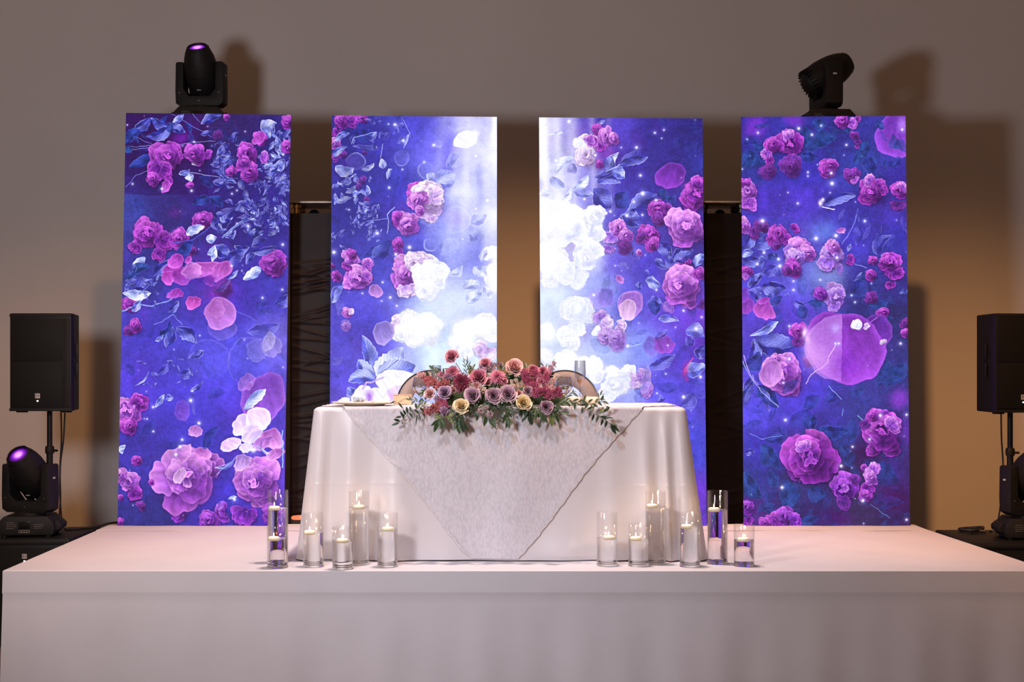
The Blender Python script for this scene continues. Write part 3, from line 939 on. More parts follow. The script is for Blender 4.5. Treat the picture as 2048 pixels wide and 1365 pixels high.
st('D', 1.2, (180, 190, 250), 230, 310, 250, 270, 400, 230)
st('D', 1.0, (150, 160, 240), 340, 870, 480, 860)
for x, y, r, a in ((765, 520, 17, .4), (790, 1050, 13, .6), (970, 430, 14, .3), (980, 870, 26, .5), (940, 1060, 16, .3), (1200, 150, 18, .3), (590, 410, 16, .4), (1060, 720, 14, .4), (260, 450, 18, .5), (860, 320, 8, .4)):
    ring(*D(x, y)[0], r, (226, 230, 255), a)
pt('D', (1045, 290, 88, 64, (250, 252, 255), (255, 255, 255), 1, -.25))
glow(*D(1120, 240)[0], 8, 6, (255, 255, 255), .8)
rs('D', (700, 680, 74, MAG), (770, 720, 130, PALE), (700, 740, 80, PNK), (830, 700, 70, PALE), (795, 860, 46, PALE), (720, 800, 40, PNK), (560, 1040, 44, MAG), (565, 1090, 36, MAG), (625, 895, 92, PNK, dict(open_=.3)), (560, 860, 50, MAG),
   (270, 1270, 90, PNK, dict(open_=.2)), (200, 1130, 46, PNK), (230, 1180, 60, PNK), (330, 1200, 50, PNK), (120, 1290, 34, MAG), (90, 1210, 24, MAG),
   (630, 1230, 110, PNK), (700, 1180, 90, PALE), (620, 1290, 90, PALE), (800, 1250, 128, WHT), (760, 1170, 70, PALE), (890, 1260, 50, WHT))
sp('D', 598, 295, 3, 817, 328, 3, 538, 178, 3, 497, 637, 2.4, 412, 968, 3.2, 643, 1070, 3.6, 748, 450, 2, 1203, 730, 3.4, 1120, 405, 2.6, 545, 1120, 2.6, 100, 1105, 2.8, 1065, 570, 1.6, 492, 175, 1.5, 208, 797, 1.6, 592, 505, 1.6, 1025, 1010, 1.6, 1120, 790, 2)
glow(*E(930, 330)[0], 60, 46, (226, 236, 255), .5); glow(*E(960, 420)[0], 50, 50, (216, 230, 252), .5)
glow(*E(1000, 760)[0], 40, 40, (206, 226, 250), .5); glow(*E(1110, 380)[0], 50, 30, (220, 232, 252), .5)
rs('E', (270, 210, 92, PNK, dict(open_=.28)), (215, 90, 46, PNK), (230, 40, 40, MAG), (340, 110, 40, PNK), (330, 200, 50, PNK), (110, 200, 30, MAG), (190, 130, 40, MAG),
   (610, 190, 100, PNK), (700, 100, 90, PALE), (620, 290, 70, PALE), (800, 190, 125, WHT), (760, 300, 80, WHT), (870, 160, 60, WHT),
   (610, 560, 96, PALE), (650, 520, 84, WHT), (760, 580, 110, WHT), (690, 640, 80, WHT), (590, 620, 70, WHT), (190, 455, 40, PNK), (215, 450, 26, PALE), (185, 560, 40, LIL, dict(a=.4)),
   (1260, 200, 90, WHT), (1240, 60, 80, WHT), (1180, 560, 100, WHT), (1040, 600, 90, WHT), (1240, 600, 90, WHT), (990, 680, 70, WHT), (1060, 740, 70, WHT), (1200, 730, 90, PALE))
for x, y, rx, ry, a in ((700, 570, 130, 90, .85), (1110, 560, 150, 70, .85), (1040, 650, 90, 90, .8), (1262, 180, 40, 150, .95), (800, 200, 90, 90, .5), (1230, 780, 50, 40, .6)):
    glow(*E(x, y)[0], rx / 3.6, ry / 3.6, (255, 255, 255), a, power=3)
pt('E', (460, 610, 72, 88, (150, 130, 230), (190, 170, 240), .9, .5), (395, 310, 48, 48, (170, 120, 226), (214, 160, 240), 1, .5))
lf('E', (385, 930, 310, 632, 110, LW, .95), (385, 925, 268, 800, 110, LW, 1), (385, 940, 205, 960, 110, LW, .95), (390, 925, 600, 722, 190, LWW, .95), (400, 940, 690, 840, 200, LW, .95), (250, 1080, 200, 1000, 70, LW, .9), (80, 390, 180, 260, 60, LW, .8),
   (1000, 310, 1160, 260, 70, LWW, .8), (1050, 400, 1165, 285, 90, LWW, .8), (1170, 270, 1220, 365, 80, LWW, .8), (1110, 130, 1200, 200, 90, LWW, .7), (1160, 100, 1210, 10, 50, LW, .6), (930, 200, 1030, 130, 50, LWW, .6), (360, 90, 500, -10, 100, LB, .5))
st('E', 1.6, (120, 120, 200), 388, 860, 388, 930, 460, 880, 560, 800)
pt('E', (480, 960, 90, 60, (246, 246, 255), (255, 255, 255), 1, .3), (560, 930, 120, 60, (250, 250, 255), (255, 255, 255), 1, .1), (300, 1060, 80, 60, (246, 244, 255), (255, 255, 255), 1, -.6), (420, 1060, 90, 66, (250, 248, 255), (255, 255, 255), 1, .2), (540, 1050, 70, 60, (240, 226, 255), (255, 250, 255), .9, .4), (180, 1095, 40, 24, (240, 236, 255), (255, 255, 255), 1, 0))
st('E', 3.4, (206, 180, 244), 310, 1010, 330, 970, 460, 930); glow(*E(350, 1070)[0], 7, 14, (150, 80, 220), .7); glow(*E(510, 1070)[0], 8, 14, (214, 160, 250), .6)
st('E', 1.2, (210, 206, 250), 400, 1000, 440, 1080, 470, 1040); st('E', 1.2, (210, 216, 250), 470, 990, 530, 1050)
sp('E', 100, 28, 2.8, 505, 355, 2.8, 545, 45, 2, 450, 245, 2, 552, 415, 2, 305, 325, 1.6, 443, 380, 1.5)
# ---- third screen
for x, w, a in ((90, 30, .8), (190, 34, .4), (300, 40, .3), (440, 26, .25), (560, 30, .12)):
    for k in range(8):
        glow(*FF(x + k * 4, 130 + 100 * k)[0], w / 3.6, 30, (240, 240, 255), a * (1 - k * .05))
glow(*FF(80, 270)[0], 14, 40, (250, 250, 255), .7); glow(*FF(80, 480)[0], 12, 40, (250, 250, 255), .6)
glow(*FF(540, 380)[0], 26, 24, (150, 50, 200), .6)
lf('F', (545, 528, 640, 372, 60, LWW, .95), (545, 525, 590, 400, 90, LB, .7), (625, 480, 842, 412, 76, LB, 1), (660, 440, 800, 340, 70, LB, .5), (570, 508, 690, 572, 90, LW, 1), (480, 592, 660, 600, 76, LB, 1), (460, 560, 600, 525, 50, LB, .8), (455, 640, 575, 790, 150, LB, .9), (310, 408, 168, 538, 70, LWW, 1), (300, 450, 330, 540, 80, LB, .7), (145, 545, 255, 640, 90, LW, .9), (310, 655, 420, 545, 60, LWW, 1), (310, 660, 450, 680, 70, LW, .7),
   (225, 735, 295, 640, 50, LWW, 1), (690, 800, 905, 676, 120, LB, 1), (620, 790, 700, 660, 110, LD, .9), (645, 830, 785, 928, 110, LB, 1), (700, 810, 770, 800, 60, LB, .8), (920, 670, 1020, 720, 70, LT, .8), (990, 770, 1050, 690, 60, LD, .8), (930, 1040, 1020, 1140, 90, LB, .9), (1030, 1160, 1168, 1080, 110, LB, .9), (890, 1180, 990, 1220, 56, LW, .9), (1185, 1215, 1250, 1110, 60, LW, .9), (830, 1310, 940, 1350, 70, LW, .9), (160, 680, 70, 700, 60, LWW, .6), (130, 250, 235, 225, 24, LWW, .9), (480, 180, 545, 145, 24, LW, .7))
st('F', 1.4, (200, 210, 255), 545, 525, 640, 470); st('F', 1.2, (170, 180, 250), 690, 800, 640, 860); st('F', 1.6, (230, 230, 255), 75, 265, 240, 235)
scatter('F', 900, 140, 1230, 560, 14, 60, 140, LD, (.15, .35)); scatter('F', 560, 1000, 900, 1350, 10, 40, 90, LB, (.25, .5))
rs('F', (475, 215, 42, MAG), (545, 260, 70, PNK), (600, 275, 46, PNK, dict(open_=.2)), (505, 330, 44, MAG), (400, 330, 80, PALE), (390, 400, 80, PALE), (350, 320, 50, WHT), (430, 300, 50, PNK), (500, 470, 34, MAG, dict(a=.8)),
   (920, 790, 70, MAG, dict(open_=.25)), (970, 790, 44, MAG), (920, 870, 50, DIM), (1180, 690, 110, MAG, dict(open_=.3)), (1210, 620, 70, MAG), (1190, 960, 70, PNK), (1110, 915, 146, PNK, dict(open_=.14)),
   (850, 980, 80, MAG, dict(open_=.25)), (880, 1050, 50, MAG), (800, 1000, 50, DIM), (640, 930, 66, PNK), (690, 980, 50, PNK), (590, 990, 60, LIL), (570, 1070, 46, LIL), (680, 1070, 60, DIM, dict(a=.6)), (790, 1105, 26, PNK))
pt('F', (1010, 555, 92, 112, (120, 50, 190), (160, 70, 214), .95, 1.1), (645, 1300, 28, 34, (180, 110, 226), (206, 140, 236), .9, 0))
rs('F', (300, 850, 120, WHT), (170, 820, 100, WHT), (400, 900, 100, WHT), (200, 960, 110, WHT), (320, 970, 90, WHT), (470, 850, 80, WHT), (470, 960, 80, WHT), (140, 770, 40, WHT), (400, 1130, 110, WHT), (470, 1090, 60, WHT), (170, 1180, 120, WHT), (120, 1100, 80, WHT), (250, 1240, 90, WHT), (340, 1300, 80, WHT, dict(a=.7)), (150, 1300, 70, WHT))
for x, y, rx, ry, a in ((260, 860, 150, 90, .6), (150, 1150, 110, 110, .6), (90, 900, 40, 200, .5)):
    glow(*FF(x, y)[0], rx / 3.6, ry / 3.6, (255, 255, 255), a, power=3)
for x, y, rx, ry, ro in ((330, 1090, 60, 14, -.5), (290, 990, 50, 14, -.3), (150, 985, 30, 30, 0), (450, 940, 10, 60, .3), (340, 920, 30, 50, .4), (160, 1290, 24, 40, .4), (430, 1190, 60, 20, -.2)):
    glow(*FF(x, y)[0], rx / 3.6, ry / 3.6, (176, 184, 240), .55, ro)
rs('G', (340, 450, 125, WHT, dict(open_=.0)), (260, 640, 70, WHT), (310, 690, 56, WHT), (330, 560, 80, WHT), (120, 590, 60, WHT), (110, 780, 50, WHT), (520, 560, 80, PALE), (500, 500, 50, LIL), (540, 640, 60, LIL), (480, 600, 40, WHT), (640, 560, 56, PALE), (620, 660, 70, LIL, dict(a=.7)),
   (250, 820, 90, WHT), (320, 860, 70, WHT), (440, 860, 80, WHT), (480, 920, 60, WHT), (580, 890, 60, WHT), (700, 900, 66, WHT), (620, 980, 100, WHT), (740, 960, 60, PALE), (810, 920, 56, LIL), (830, 1010, 60, LIL), (560, 1050, 70, WHT),
   (1110, 100, 50, MAG), (1130, 350, 76, PNK), (1085, 255, 146, PNK, dict(open_=.18)), (1220, 180, 46, MAG), (1000, 410, 50, LIL, dict(a=.5)), (1230, 400, 40, DIM, dict(a=.6)))
for x, y, rx, ry, ro in ((330, 430, 40, 46, 0), (360, 500, 50, 12, .5), (300, 480, 10, 50, .2), (400, 420, 10, 60, .4), (620, 930, 90, 10, -.1), (700, 960, 10, 60, -.6), (560, 980, 10, 60, .5)):
    glow(*G(x, y)[0], rx / 3.6, ry / 3.6, (190, 196, 244), .5, ro)
for x, y, rx, ry, a in ((340, 440, 30, 40, .7), (260, 810, 110, 60, .8), (580, 880, 60, 40, .6), (130, 590, 40, 80, .6), (100, 860, 60, 100, .5), (450, 860, 60, 70, .6)):
    glow(*G(x, y)[0], rx / 3.6, ry / 3.6, (255, 255, 255), a, power=3)
pt('G', (540, 360, 62, 64, (110, 96, 226), (150, 120, 236), .7, .8), (725, 405, 92, 112, (170, 110, 224), (196, 140, 240), .9, .6), (700, 440, 70, 76, (236, 190, 240), (250, 220, 250), .8, .9), (645, 225, 28, 34, (180, 110, 226), (214, 150, 236), .9, 0), (870, 700, 60, 70, (130, 110, 236), (150, 130, 240), .8, 0), (960, 690, 72, 66, (146, 70, 206), (170, 90, 220), .9, .4), (830, 950, 40, 100, (150, 140, 240), (200, 180, 250), .6, .2))
ring(*G(500, 370)[0], 17, (190, 150, 240), .7); ring(*G(720, 405)[0], 27, (220, 170, 246), .6)
lf('G', (850, 400, 950, 400, 100, LB, .8), (905, 490, 880, 370, 80, LD, .8), (930, 510, 1075, 530, 64, LW, .8), (860, 860, 1035, 760, 90, LB, .7), (1125, 600, 1260, 640, 100, LW, .8), (1105, 890, 1255, 850, 110, LW, .9), (1205, 800, 1255, 700, 90, LB, .9), (830, 235, 945, 270, 70, LW, .9), (790, 310, 785, 235, 44, LB, .8), (900, 640, 1000, 590, 50, LB, .5), (910, 1110, 970, 1080, 60, LB, .7), (1120, 700, 1180, 640, 70, LB, .6), (1090, 1150, 1170, 1040, 90, LB, .5), (1010, 50, 1010, 140, 80, LB, .7), (880, 100, 1000, 140, 60, LB, .8), (1040, 90, 1165, 20, 80, LB, .8), (1185, 130, 1255, 40, 70, LW, .9), (700, 690, 800, 680, 30, LW, .4))
st('G', 2.2, (240, 90, 170), 1125, 840, 1170, 795); glow(*G(1115, 880)[0], 6, 14, (206, 50, 160), .8); glow(*G(1130, 940)[0], 4, 4, (200, 50, 180), .7)
st('G', 1.2, (190, 210, 250), 700, 705, 800, 680)
ring(*G(1140, 1110)[0], 14, (170, 180, 250), .4); ring(*G(1230, 1020)[0], 18, (150, 160, 250), .4)
sp('F', 280, 155, 3.4, 897, 238, 2.2, 962, 217, 1.8, 765, 345, 3, 793, 548, 2.8, 810, 680, 4, 905, 728, 2.6, 577, 810, 2.6, 807, 835, 2.2, 695, 840, 3.2, 187, 440, 3, 745, 740, 2.5, 390, 720, 2.6, 655, 345, 1.5, 470, 400, 2.6, 945, 278, 1.3)
sp('G', 458, 337, 2.8, 908, 300, 2.2, 1103, 450, 2.4, 1193, 580, 3.4, 1233, 497, 2, 1225, 928, 3, 1103, 1072, 3.4, 700, 705, 3, 912, 1045, 1.8, 975, 905, 1.6, 1045, 570, 1.3, 612, 125, 1.4, 990, 700, 1.6)
# shafts of light and haze that lie over the middle two screens
glow(905, 650, 70, 90, (240, 246, 255), .34); glow(935, 330, 26, 150, (236, 238, 255), .30, .12); glow(985, 520, 20, 160, (250, 250, 255), .5); glow(900, 470, 34, 110, (214, 218, 255), .22, .2)
glow(1100, 480, 46, 200, (250, 250, 255), .42); glow(1150, 620, 60, 110, (226, 236, 255), .30); glow(1180, 740, 70, 50, (240, 244, 255), .3); glow(1130, 330, 40, 90, (236, 236, 255), .3)
# ---- fourth screen
glow(*H(225, 600)[0], 22, 24, (130, 60, 210), .9, power=3); glow(*H(465, 560)[0], 22, 14, (130, 60, 210), .85, power=3)
pt('H', (1120, 640, 140, 178, (130, 60, 210), (166, 84, 226), .98, .8))
glow(*H(1130, 590)[0], 10, 16, (200, 150, 250), .7)
lf('H', (560, 735, 725, 665, 84, LT, .95), (500, 770, 615, 800, 72, LD, .95), (580, 570, 660, 590, 90, LT, .9), (540, 720, 530, 610, 60, LT, .9), (140, 770, 240, 840, 110, LT, .8), (130, 860, 210, 790, 70, LT, .8), (760, 640, 835, 620, 50, LT, .9), (850, 800, 930, 700, 90, LT, .8), (930, 920, 930, 780, 90, LD, .8), (820, 830, 900, 760, 60, LT, .7), (1050, 860, 1110, 790, 60, LD, .6), (645, 1095, 840, 1035, 72, LB, 1), (1080, 700, 1150, 760, 70, LT, .5), (270, 720, 200, 690, 50, LT, .7), (980, 560, 1010, 620, 50, LT, .8), (150, 700, 260, 690, 70, LD, .5))
scatter('H', 150, 560, 1140, 900, 26, 50, 120, LT, (.2, .55)); scatter('H', 560, 1150, 1150, 1360, 12, 60, 140, LB, (.15, .4))
rs('H', (430, 700, 84, MAG, dict(open_=.3)), (420, 660, 50, PNK), (330, 720, 56, MAG), (285, 770, 44, PNK), (310, 815, 34, MAG), (440, 850, 66, DIM, dict(a=.75)), (300, 880, 54, DIM, dict(a=.6)), (670, 865, 56, MAG), (690, 840, 38, MAG), (810, 905, 54, DIM), (830, 935, 30, PNK), (935, 1010, 90, MAG, dict(open_=.2)), (990, 980, 54, MAG), (930, 950, 50, PNK), (1110, 1000, 56, MAG), (1130, 980, 40, PNK), (1100, 1090, 50, DIM), (760, 560, 54, MAG), (820, 575, 40, PNK), (860, 550, 24, MAG), (840, 660, 28, DIM), (855, 700, 26, DIM), (850, 735, 16, MAG),
   (165, 1000, 66, PNK), (170, 1080, 54, PNK), (150, 960, 40, MAG), (140, 1220, 54, PNK))
glow(*H(625, 1085)[0], 5, 7, (255, 240, 250), .95); glow(*H(640, 1065)[0], 4, 4, (255, 255, 255), .9); st('H', 2, (230, 220, 255), 640, 1105, 720, 1115)
st('H', 1.4, (120, 120, 226), 760, 1330, 830, 1200, 860, 1120)
glow(*H(650, 1250)[0], 26, 22, (110, 140, 230), .6)
sp('H', 488, 613, 3, 570, 652, 2.6, 627, 595, 2, 784, 716, 2.2, 695, 958, 4, 690, 893, 3, 482, 1083, 2.2, 421, 1015, 1.4, 168, 680, 1.4, 545, 888, 2, 545, 912, 1.5, 605, 840, 1.2, 264, 1192, 2.8, 718, 1285, 2.8, 898, 1195, 2, 682, 1016, 1.4, 138, 868, 1.4, 235, 640, 2.2, 1130, 620, 2.4)
glow(*I(680, 470)[0], 40, 34, (130, 150, 216), .5); glow(*I(800, 480)[0], 30, 24, (150, 160, 220), .4)
glow(*I(720, 160)[0], 34, 20, (110, 136, 230), .5)
lf('I', (235, 275, 390, 230, 110, LB, .9), (160, 300, 225, 150, 80, LB, .9), (160, 345, 245, 315, 60, LW, .95), (160, 380, 290, 350, 80, LB, .8), (330, 340, 430, 360, 70, LD, .9), (215, 570, 310, 450, 66, LB, 1), (285, 570, 470, 575, 110, LB, 1), (200, 590, 290, 660, 80, LB, .7), (340, 690, 440, 640, 70, LD, .8), (215, 915, 415, 812, 64, LW, 1), (250, 940, 528, 985, 170, LB, 1), (245, 940, 215, 1100, 100, LB, .9), (165, 1150, 290, 1020, 110, LD, .8), (1120, 330, 1230, 180, 90, LB, .6), (940, 640, 1030, 500, 120, LD, .6), (1060, 700, 1220, 670, 80, LT, .8), (630, 690, 760, 640, 70, LT, .8), (520, 680, 620, 700, 50, LB, .8), (600, 800, 570, 700, 90, LT, .7), (300, 470, 420, 410, 80, LB, .6), (910, 310, 930, 250, 30, LW, .8), (960, 530, 1020, 470, 30, LB, .8), (1290, 610, 1350, 580, 40, LB, .9), (1140, 1150, 1290, 1260, 150, LT, .7), (1250, 1250, 1340, 1120, 110, LT, .7), (1150, 820, 1240, 790, 40, LT, .9), (160, 1340, 240, 1190, 70, LB, .8))
scatter('I', 160, 150, 460, 700, 16, 40, 110, LB, (.25, .6)); scatter('I', 900, 480, 1340, 1340, 30, 60, 140, LT, (.2, .5)); scatter('I', 600, 580, 900, 760, 6, 50, 100, LT, (.3, .6))
st('I', 3, (130, 140, 226), 640, 385, 700, 388); st('I', 2.4, (140, 130, 220), 960, 400, 1050, 430); st('I', 1.8, (130, 130, 226), 880, 250, 985, 50)
rs('I', (300, 130, 50, DIM), (250, 170, 50, DIM), (420, 180, 76, MAG), (470, 220, 46, MAG), (535, 140, 46, MAG), (410, 260, 34, DIM), (570, 280, 90, PNK), (530, 320, 80, LIL), (620, 320, 66, PNK), (560, 350, 60, LIL, dict(open_=.3)), (530, 425, 66, MAG, dict(open_=.2)), (480, 440, 40, DIM),
   (800, 330, 92, LIL, dict(open_=.3)), (760, 390, 60, LIL), (820, 270, 54, PNK), (850, 430, 36, LIL, dict(a=.5)), (925, 370, 44, MAG), (1095, 370, 38, MAG), (1210, 400, 80, MAG, dict(open_=.3)), (1250, 460, 60, MAG), (1170, 390, 46, MAG), (1085, 485, 46, MAG), (1230, 540, 40, MAG), (190, 450, 40, MAG), (175, 490, 26, PNK),
   (815, 630, 86, LIL, dict(open_=.2)), (720, 610, 50, PUR), (860, 610, 46, LIL), (820, 700, 46, LIL), (1080, 640, 44, DIM), (1175, 750, 40, MAG), (1325, 830, 44, DIM), (1330, 900, 36, MAG), (560, 880, 60, MAG), (560, 950, 46, DIM), (640, 1100, 40, DIM, dict(a=.6)))
pt('I', (320, 730, 84, 66, (170, 70, 206), (214, 110, 222), 1, .9), (310, 660, 26, 36, MAG[1], PNK[1], 1, 1.2), (195, 700, 50, 66, (150, 60, 200), (190, 80, 214), .8, .5), (170, 620, 34, 60, (130, 60, 206), (170, 80, 220), .7, .5), (870, 160, 26, 20, MAG[1], PNK[2], .9, 0))
# the wide petal: pale on the left, deep on the right
pt('I', (1090, 930, 130, 180, (120, 50, 190), (150, 70, 206), .9, .7), (900, 1000, 300, 250, (150, 60, 210), (170, 80, 222), 1, .5))
wl = win(*I(580, 740)[0], *I(870, 1260)[0])
Xl, Yl = wl[1], wl[2]
(cx, cy), = I(900, 1000)
inl = sstep((1 - np.sqrt(((Xl - cx) / (300 / 3.593)) ** 2 + ((Yl - cy) / (250 / 3.593)) ** 2)) * 30)
comp(wl[0], inl * 0.62, c3((206, 150, 240)))
glow(*I(640, 1000)[0], 16, 40, (226, 180, 248), .6); glow(*I(605, 890)[0], 6, 10, (255, 226, 255), .95); glow(*I(635, 940)[0], 5, 14, (236, 190, 250), .7); glow(*I(830, 860)[0], 10, 10, (196, 180, 250), .7)
glow(*I(720, 1080)[0], 26, 24, (226, 170, 246), .6); glow(*I(900, 1120)[0], 30, 30, (130, 40, 200), .5)
rs('I', (985, 840, 42, WHT), (1050, 855, 24, PALE), (1175, 965, 26, PALE, dict(sq=.5)))
st('I', 1.6, (226, 190, 246), 620, 1262, 660, 1190, 760, 1110, 830, 980); st('I', 1.6, (190, 120, 236), 1070, 840, 1135, 790); st('I', 1.6, (200, 170, 250), 165, 1060, 220, 1200, 340, 1360)
rs('I', (480, 1270, 100, PNK), (440, 1185, 140, PNK, dict(open_=.16)), (400, 1090, 40, PNK))
pt('I', (370, 1190, 80, 96, (190, 110, 230), (230, 170, 246), .85, .4))
sp('I', 305, 88, 3.4, 316, 318, 2.8, 268, 401, 2.8, 430, 415, 3.6, 420, 365, 3, 528, 588, 2.4, 945, 627, 2, 970, 677, 2, 498, 850, 2.4, 833, 195, 3, 1040, 88, 2, 1297, 975, 2.6, 830, 975, 2.2, 853, 975, 2.2, 840, 355, 3, 720, 515, 2, 528, 525, 2, 1088, 540, 1.3, 498, 1085, 2.6, 690, 215, 4)
glow(*J(1290, 300)[0], 20, 22, (150, 70, 216), .85, power=3); glow(*J(1335, 540)[0], 22, 34, (120, 60, 190), .7, power=3)
lf('J', (265, 195, 415, 362, 120, LD, 1), (265, 200, 350, 380, 60, LB, .7), (670, 525, 665, 405, 96, LD, 1), (710, 510, 935, 512, 96, LD, 1), (330, 600, 490, 560, 70, LD, .9), (300, 620, 430, 800, 120, LT, .9), (170, 690, 245, 675, 60, LB, .8), (180, 800, 300, 1020, 120, LT, 1), (470, 1080, 480, 880, 130, LT, .9), (620, 950, 760, 990, 120, LT, .7), (340, 880, 420, 860, 140, LT, .7), (760, 570, 800, 610, 50, LT, .9), (650, 1190, 640, 1120, 150, LT, .8), (1150, 1080, 1330, 1040, 80, LT, .8), (1110, 980, 1200, 1060, 110, LT, .6), (170, 330, 240, 160, 70, LB, .8), (1150, 760, 1290, 900, 150, LT, .6), (870, 620, 950, 780, 110, LT, .6), (880, 640, 960, 420, 110, LT, .5), (600, 370, 720, 280, 100, LD, .6), (770, 330, 830, 250, 80, LD, .6), (500, 480, 640, 370, 130, LD, .4))
scatter('J', 170, 250, 560, 700, 14, 80, 160, LD, (.2, .5)); scatter('J', 600, 380, 1340, 1180, 34, 80, 170, LT, (.2, .5)); scatter('J', 300, 900, 760, 1180, 12, 80, 160, LT, (.3, .6))
glow(*J(1240, 1000)[0], 40, 30, (90, 16, 110), .6); glow(*J(830, 1150)[0], 30, 16, (84, 14, 110), .6); glow(*J(1060, 680)[0], 20, 20, (70, 16, 100), .6)
st('J', 1.6, (170, 180, 250), 165, 30, 220, 140, 290, 240, 420, 360); st('J', 1.8, (150, 170, 236), 780, 205, 865, 300); st('J', 1.4, (120, 150, 220), 880, 420, 885, 370); st('J', 1.4, (100, 130, 190), 1090, 1050, 1220, 1150); st('J', 1.4, (140, 190, 220), 985, 410, 1020, 440)
st('J', 1.4, (130, 140, 230), 210, 545, 310, 585, 450, 560)
rs('J', (560, 810, 84, PUR), (720, 800, 84, PUR), (640, 705, 196, MAG, dict(open_=.24)), (600, 650, 60, PNK),
   (1230, 650, 56, MAG), (1100, 650, 50, MAG), (1170, 530, 140, MAG, dict(open_=.26)), (1235, 480, 66, PNK), (1100, 420, 44, MAG), (1190, 400, 34, PUR), (1050, 470, 40, DIM),
   (890, 930, 100, PUR, dict(open_=.45)), (880, 1030, 60, DIM), (960, 870, 50, DIM), (1080, 850, 60, PNK), (1110, 800, 44, PNK), (1060, 930, 50, MAG), (1050, 990, 46, MAG), (1030, 790, 26, MAG), (890, 930, 34, PNK),
   (460, 1150, 84, PUR), (400, 1170, 70, MAG), (520, 1170, 60, PUR), (330, 1190, 50, MAG), (190, 1080, 60, PUR), (200, 1170, 50, MAG))
glow(*J(1160, 600)[0], 9, 16, (60, 18, 100), .8); glow(*J(640, 720)[0], 16, 12, (84, 40, 140), .5)
sp('J', 470, 448, 3, 446, 932, 3.2, 870, 778, 3.2, 1027, 1027, 3.2, 1340, 410, 2.4, 1340, 1163, 2.4, 1075, 587, 2.4, 952, 640, 2.2, 1032, 1190, 1.2, 1152, 415, 3, 455, 180, 2)
for k in range(150):
    x = prng.uniform(240, 1815); y = prng.uniform(226, 1050)
    spark(x, y, prng.uniform(0.6, 1.3), prng.uniform(.4, .9))

# break up the drawn outlines: the whole picture is nudged by smooth noise and given fine tonal grain
hh, wh = cv.shape[:2]
DX = (vnoise(wh, hh, 60, 11) - .5) * 9 + (vnoise(wh, hh, 150, 12) - .5) * 3.4 + (vnoise(wh, hh, 330, 13) - .5) * 1.2
DY = (vnoise(wh, hh, 60, 21) - .5) * 9 + (vnoise(wh, hh, 150, 22) - .5) * 3.4 + (vnoise(wh, hh, 330, 23) - .5) * 1.2
JX, JY = np.meshgrid(np.arange(wh, dtype=np.float32), np.arange(hh, dtype=np.float32))
JX = np.clip(JX + DX, 0, wh - 1.01); JY = np.clip(JY + DY, 0, hh - 1.01)
ix, iy = JX.astype(np.int32), JY.astype(np.int32)
ax, ay = (JX - ix)[..., None], (JY - iy)[..., None]
cv = (cv[iy, ix] * (1 - ax) + cv[iy, ix + 1] * ax) * (1 - ay) + (cv[iy + 1, ix] * (1 - ax) + cv[iy + 1, ix + 1] * ax) * ay
lum = cv.mean(axis=2, keepdims=True)
# a little more contrast in the darker half of the picture, and colour grain
gn = (vnoise(wh, hh, 170, 31) - .5) * .10 + (vnoise(wh, hh, 431, 32) - .5) * .14
cv = cv * (1 + gn[..., None] * np.clip(1.4 - lum / 190.0, 0, 1))
cv = 255 * np.clip(cv / 255, 0, 1) ** 1.18
lum = cv.mean(axis=2, keepdims=True)
cv = lum + (cv - lum) * 0.96


def soft(a, n):
    for ax_ in (0, 1):
        b_ = a.copy()
        for k in range(1, n + 1):
            b_ += np.roll(a, k, ax_) + np.roll(a, -k, ax_)
        a = b_ / (2 * n + 1)
    return a


cv = np.clip(cv + 0.75 * (cv - soft(cv, 2)) + 0.13 * (cv - soft(cv, 9)), 0, 255)
for sx_, sy_, sr_, sa_ in SPARKS:
    glow(sx_, sy_, sr_ * 2.4, sr_ * 2.4, (170, 170, 255), 0.40 * sa_)
    glow(sx_, sy_, sr_, sr_, (255, 250, 255), sa_, power=2.6)
# LED pitch: faint rows and columns of diodes
yy = np.arange(cv.shape[0]); xx = np.arange(cv.shape[1])
cv *= (1 + 0.04 * np.where((yy // 2) % 2 == 0, 1, -1))[:, None, None]
cv *= (1 + 0.025 * np.where((xx // 2) % 2 == 0, 1, -1))[None, :, None]
np.clip(cv, 0, 255, out=cv)


def sample(x, y):
    fx = np.clip((x - PX0) * PS - 0.5, 0, cv.shape[1] - 1.001); fy = np.clip((y - PY0) * PS - 0.5, 0, cv.shape[0] - 1.001)
    xi = fx.astype(int); yi = fy.astype(int)
    ax = (fx - xi)[..., None]; ay = (fy - yi)[..., None]
    return (cv[yi, xi] * (1 - ax) + cv[yi, xi + 1] * ax) * (1 - ay) + (cv[yi + 1, xi] * (1 - ax) + cv[yi + 1, xi + 1] * ax) * ay


def screen_material(name, tl, tr, bl, br, strength=1.17):
    w, h = 512, 1280
    u, v = np.meshgrid((np.arange(w) + .5) / w, (np.arange(h) + .5) / h)
    v = 1 - v                                   # image rows run upwards
    x = (tl[0] * (1 - u) + tr[0] * u) * (1 - v) + (bl[0] * (1 - u) + br[0] * u) * v
    y = (tl[1] * (1 - u) + tr[1] * u) * (1 - v) + (bl[1] * (1 - u) + br[1] * u) * v
    x = x[::-1] if False else x
    px = np.ones((h, w, 4), np.float32)
    px[..., :3] = sample(x, y) / 255.0
    im = bpy.data.images.new(name, w, h)
    im.pixels.foreach_set(px.ravel())
    im.update()
    m = bpy.data.materials.new(name)
    m.use_nodes = True
    nt = m.node_tree
    b = nt.nodes['Principled BSDF']
    b.inputs['Base Color'].default_value = (0.01, 0.01, 0.012, 1)
    b.inputs['Roughness'].default_value = 0.7
    b.inputs['Specular IOR Level'].default_value = 0.15
    t = nt.nodes.new('ShaderNodeTexImage')
    t.image = im
    t.extension = 'EXTEND'
    nt.links.new(t.outputs['Color'], b.inputs['Emission Color'])
    b.inputs['Emission Strength'].default_value = strength
    return m
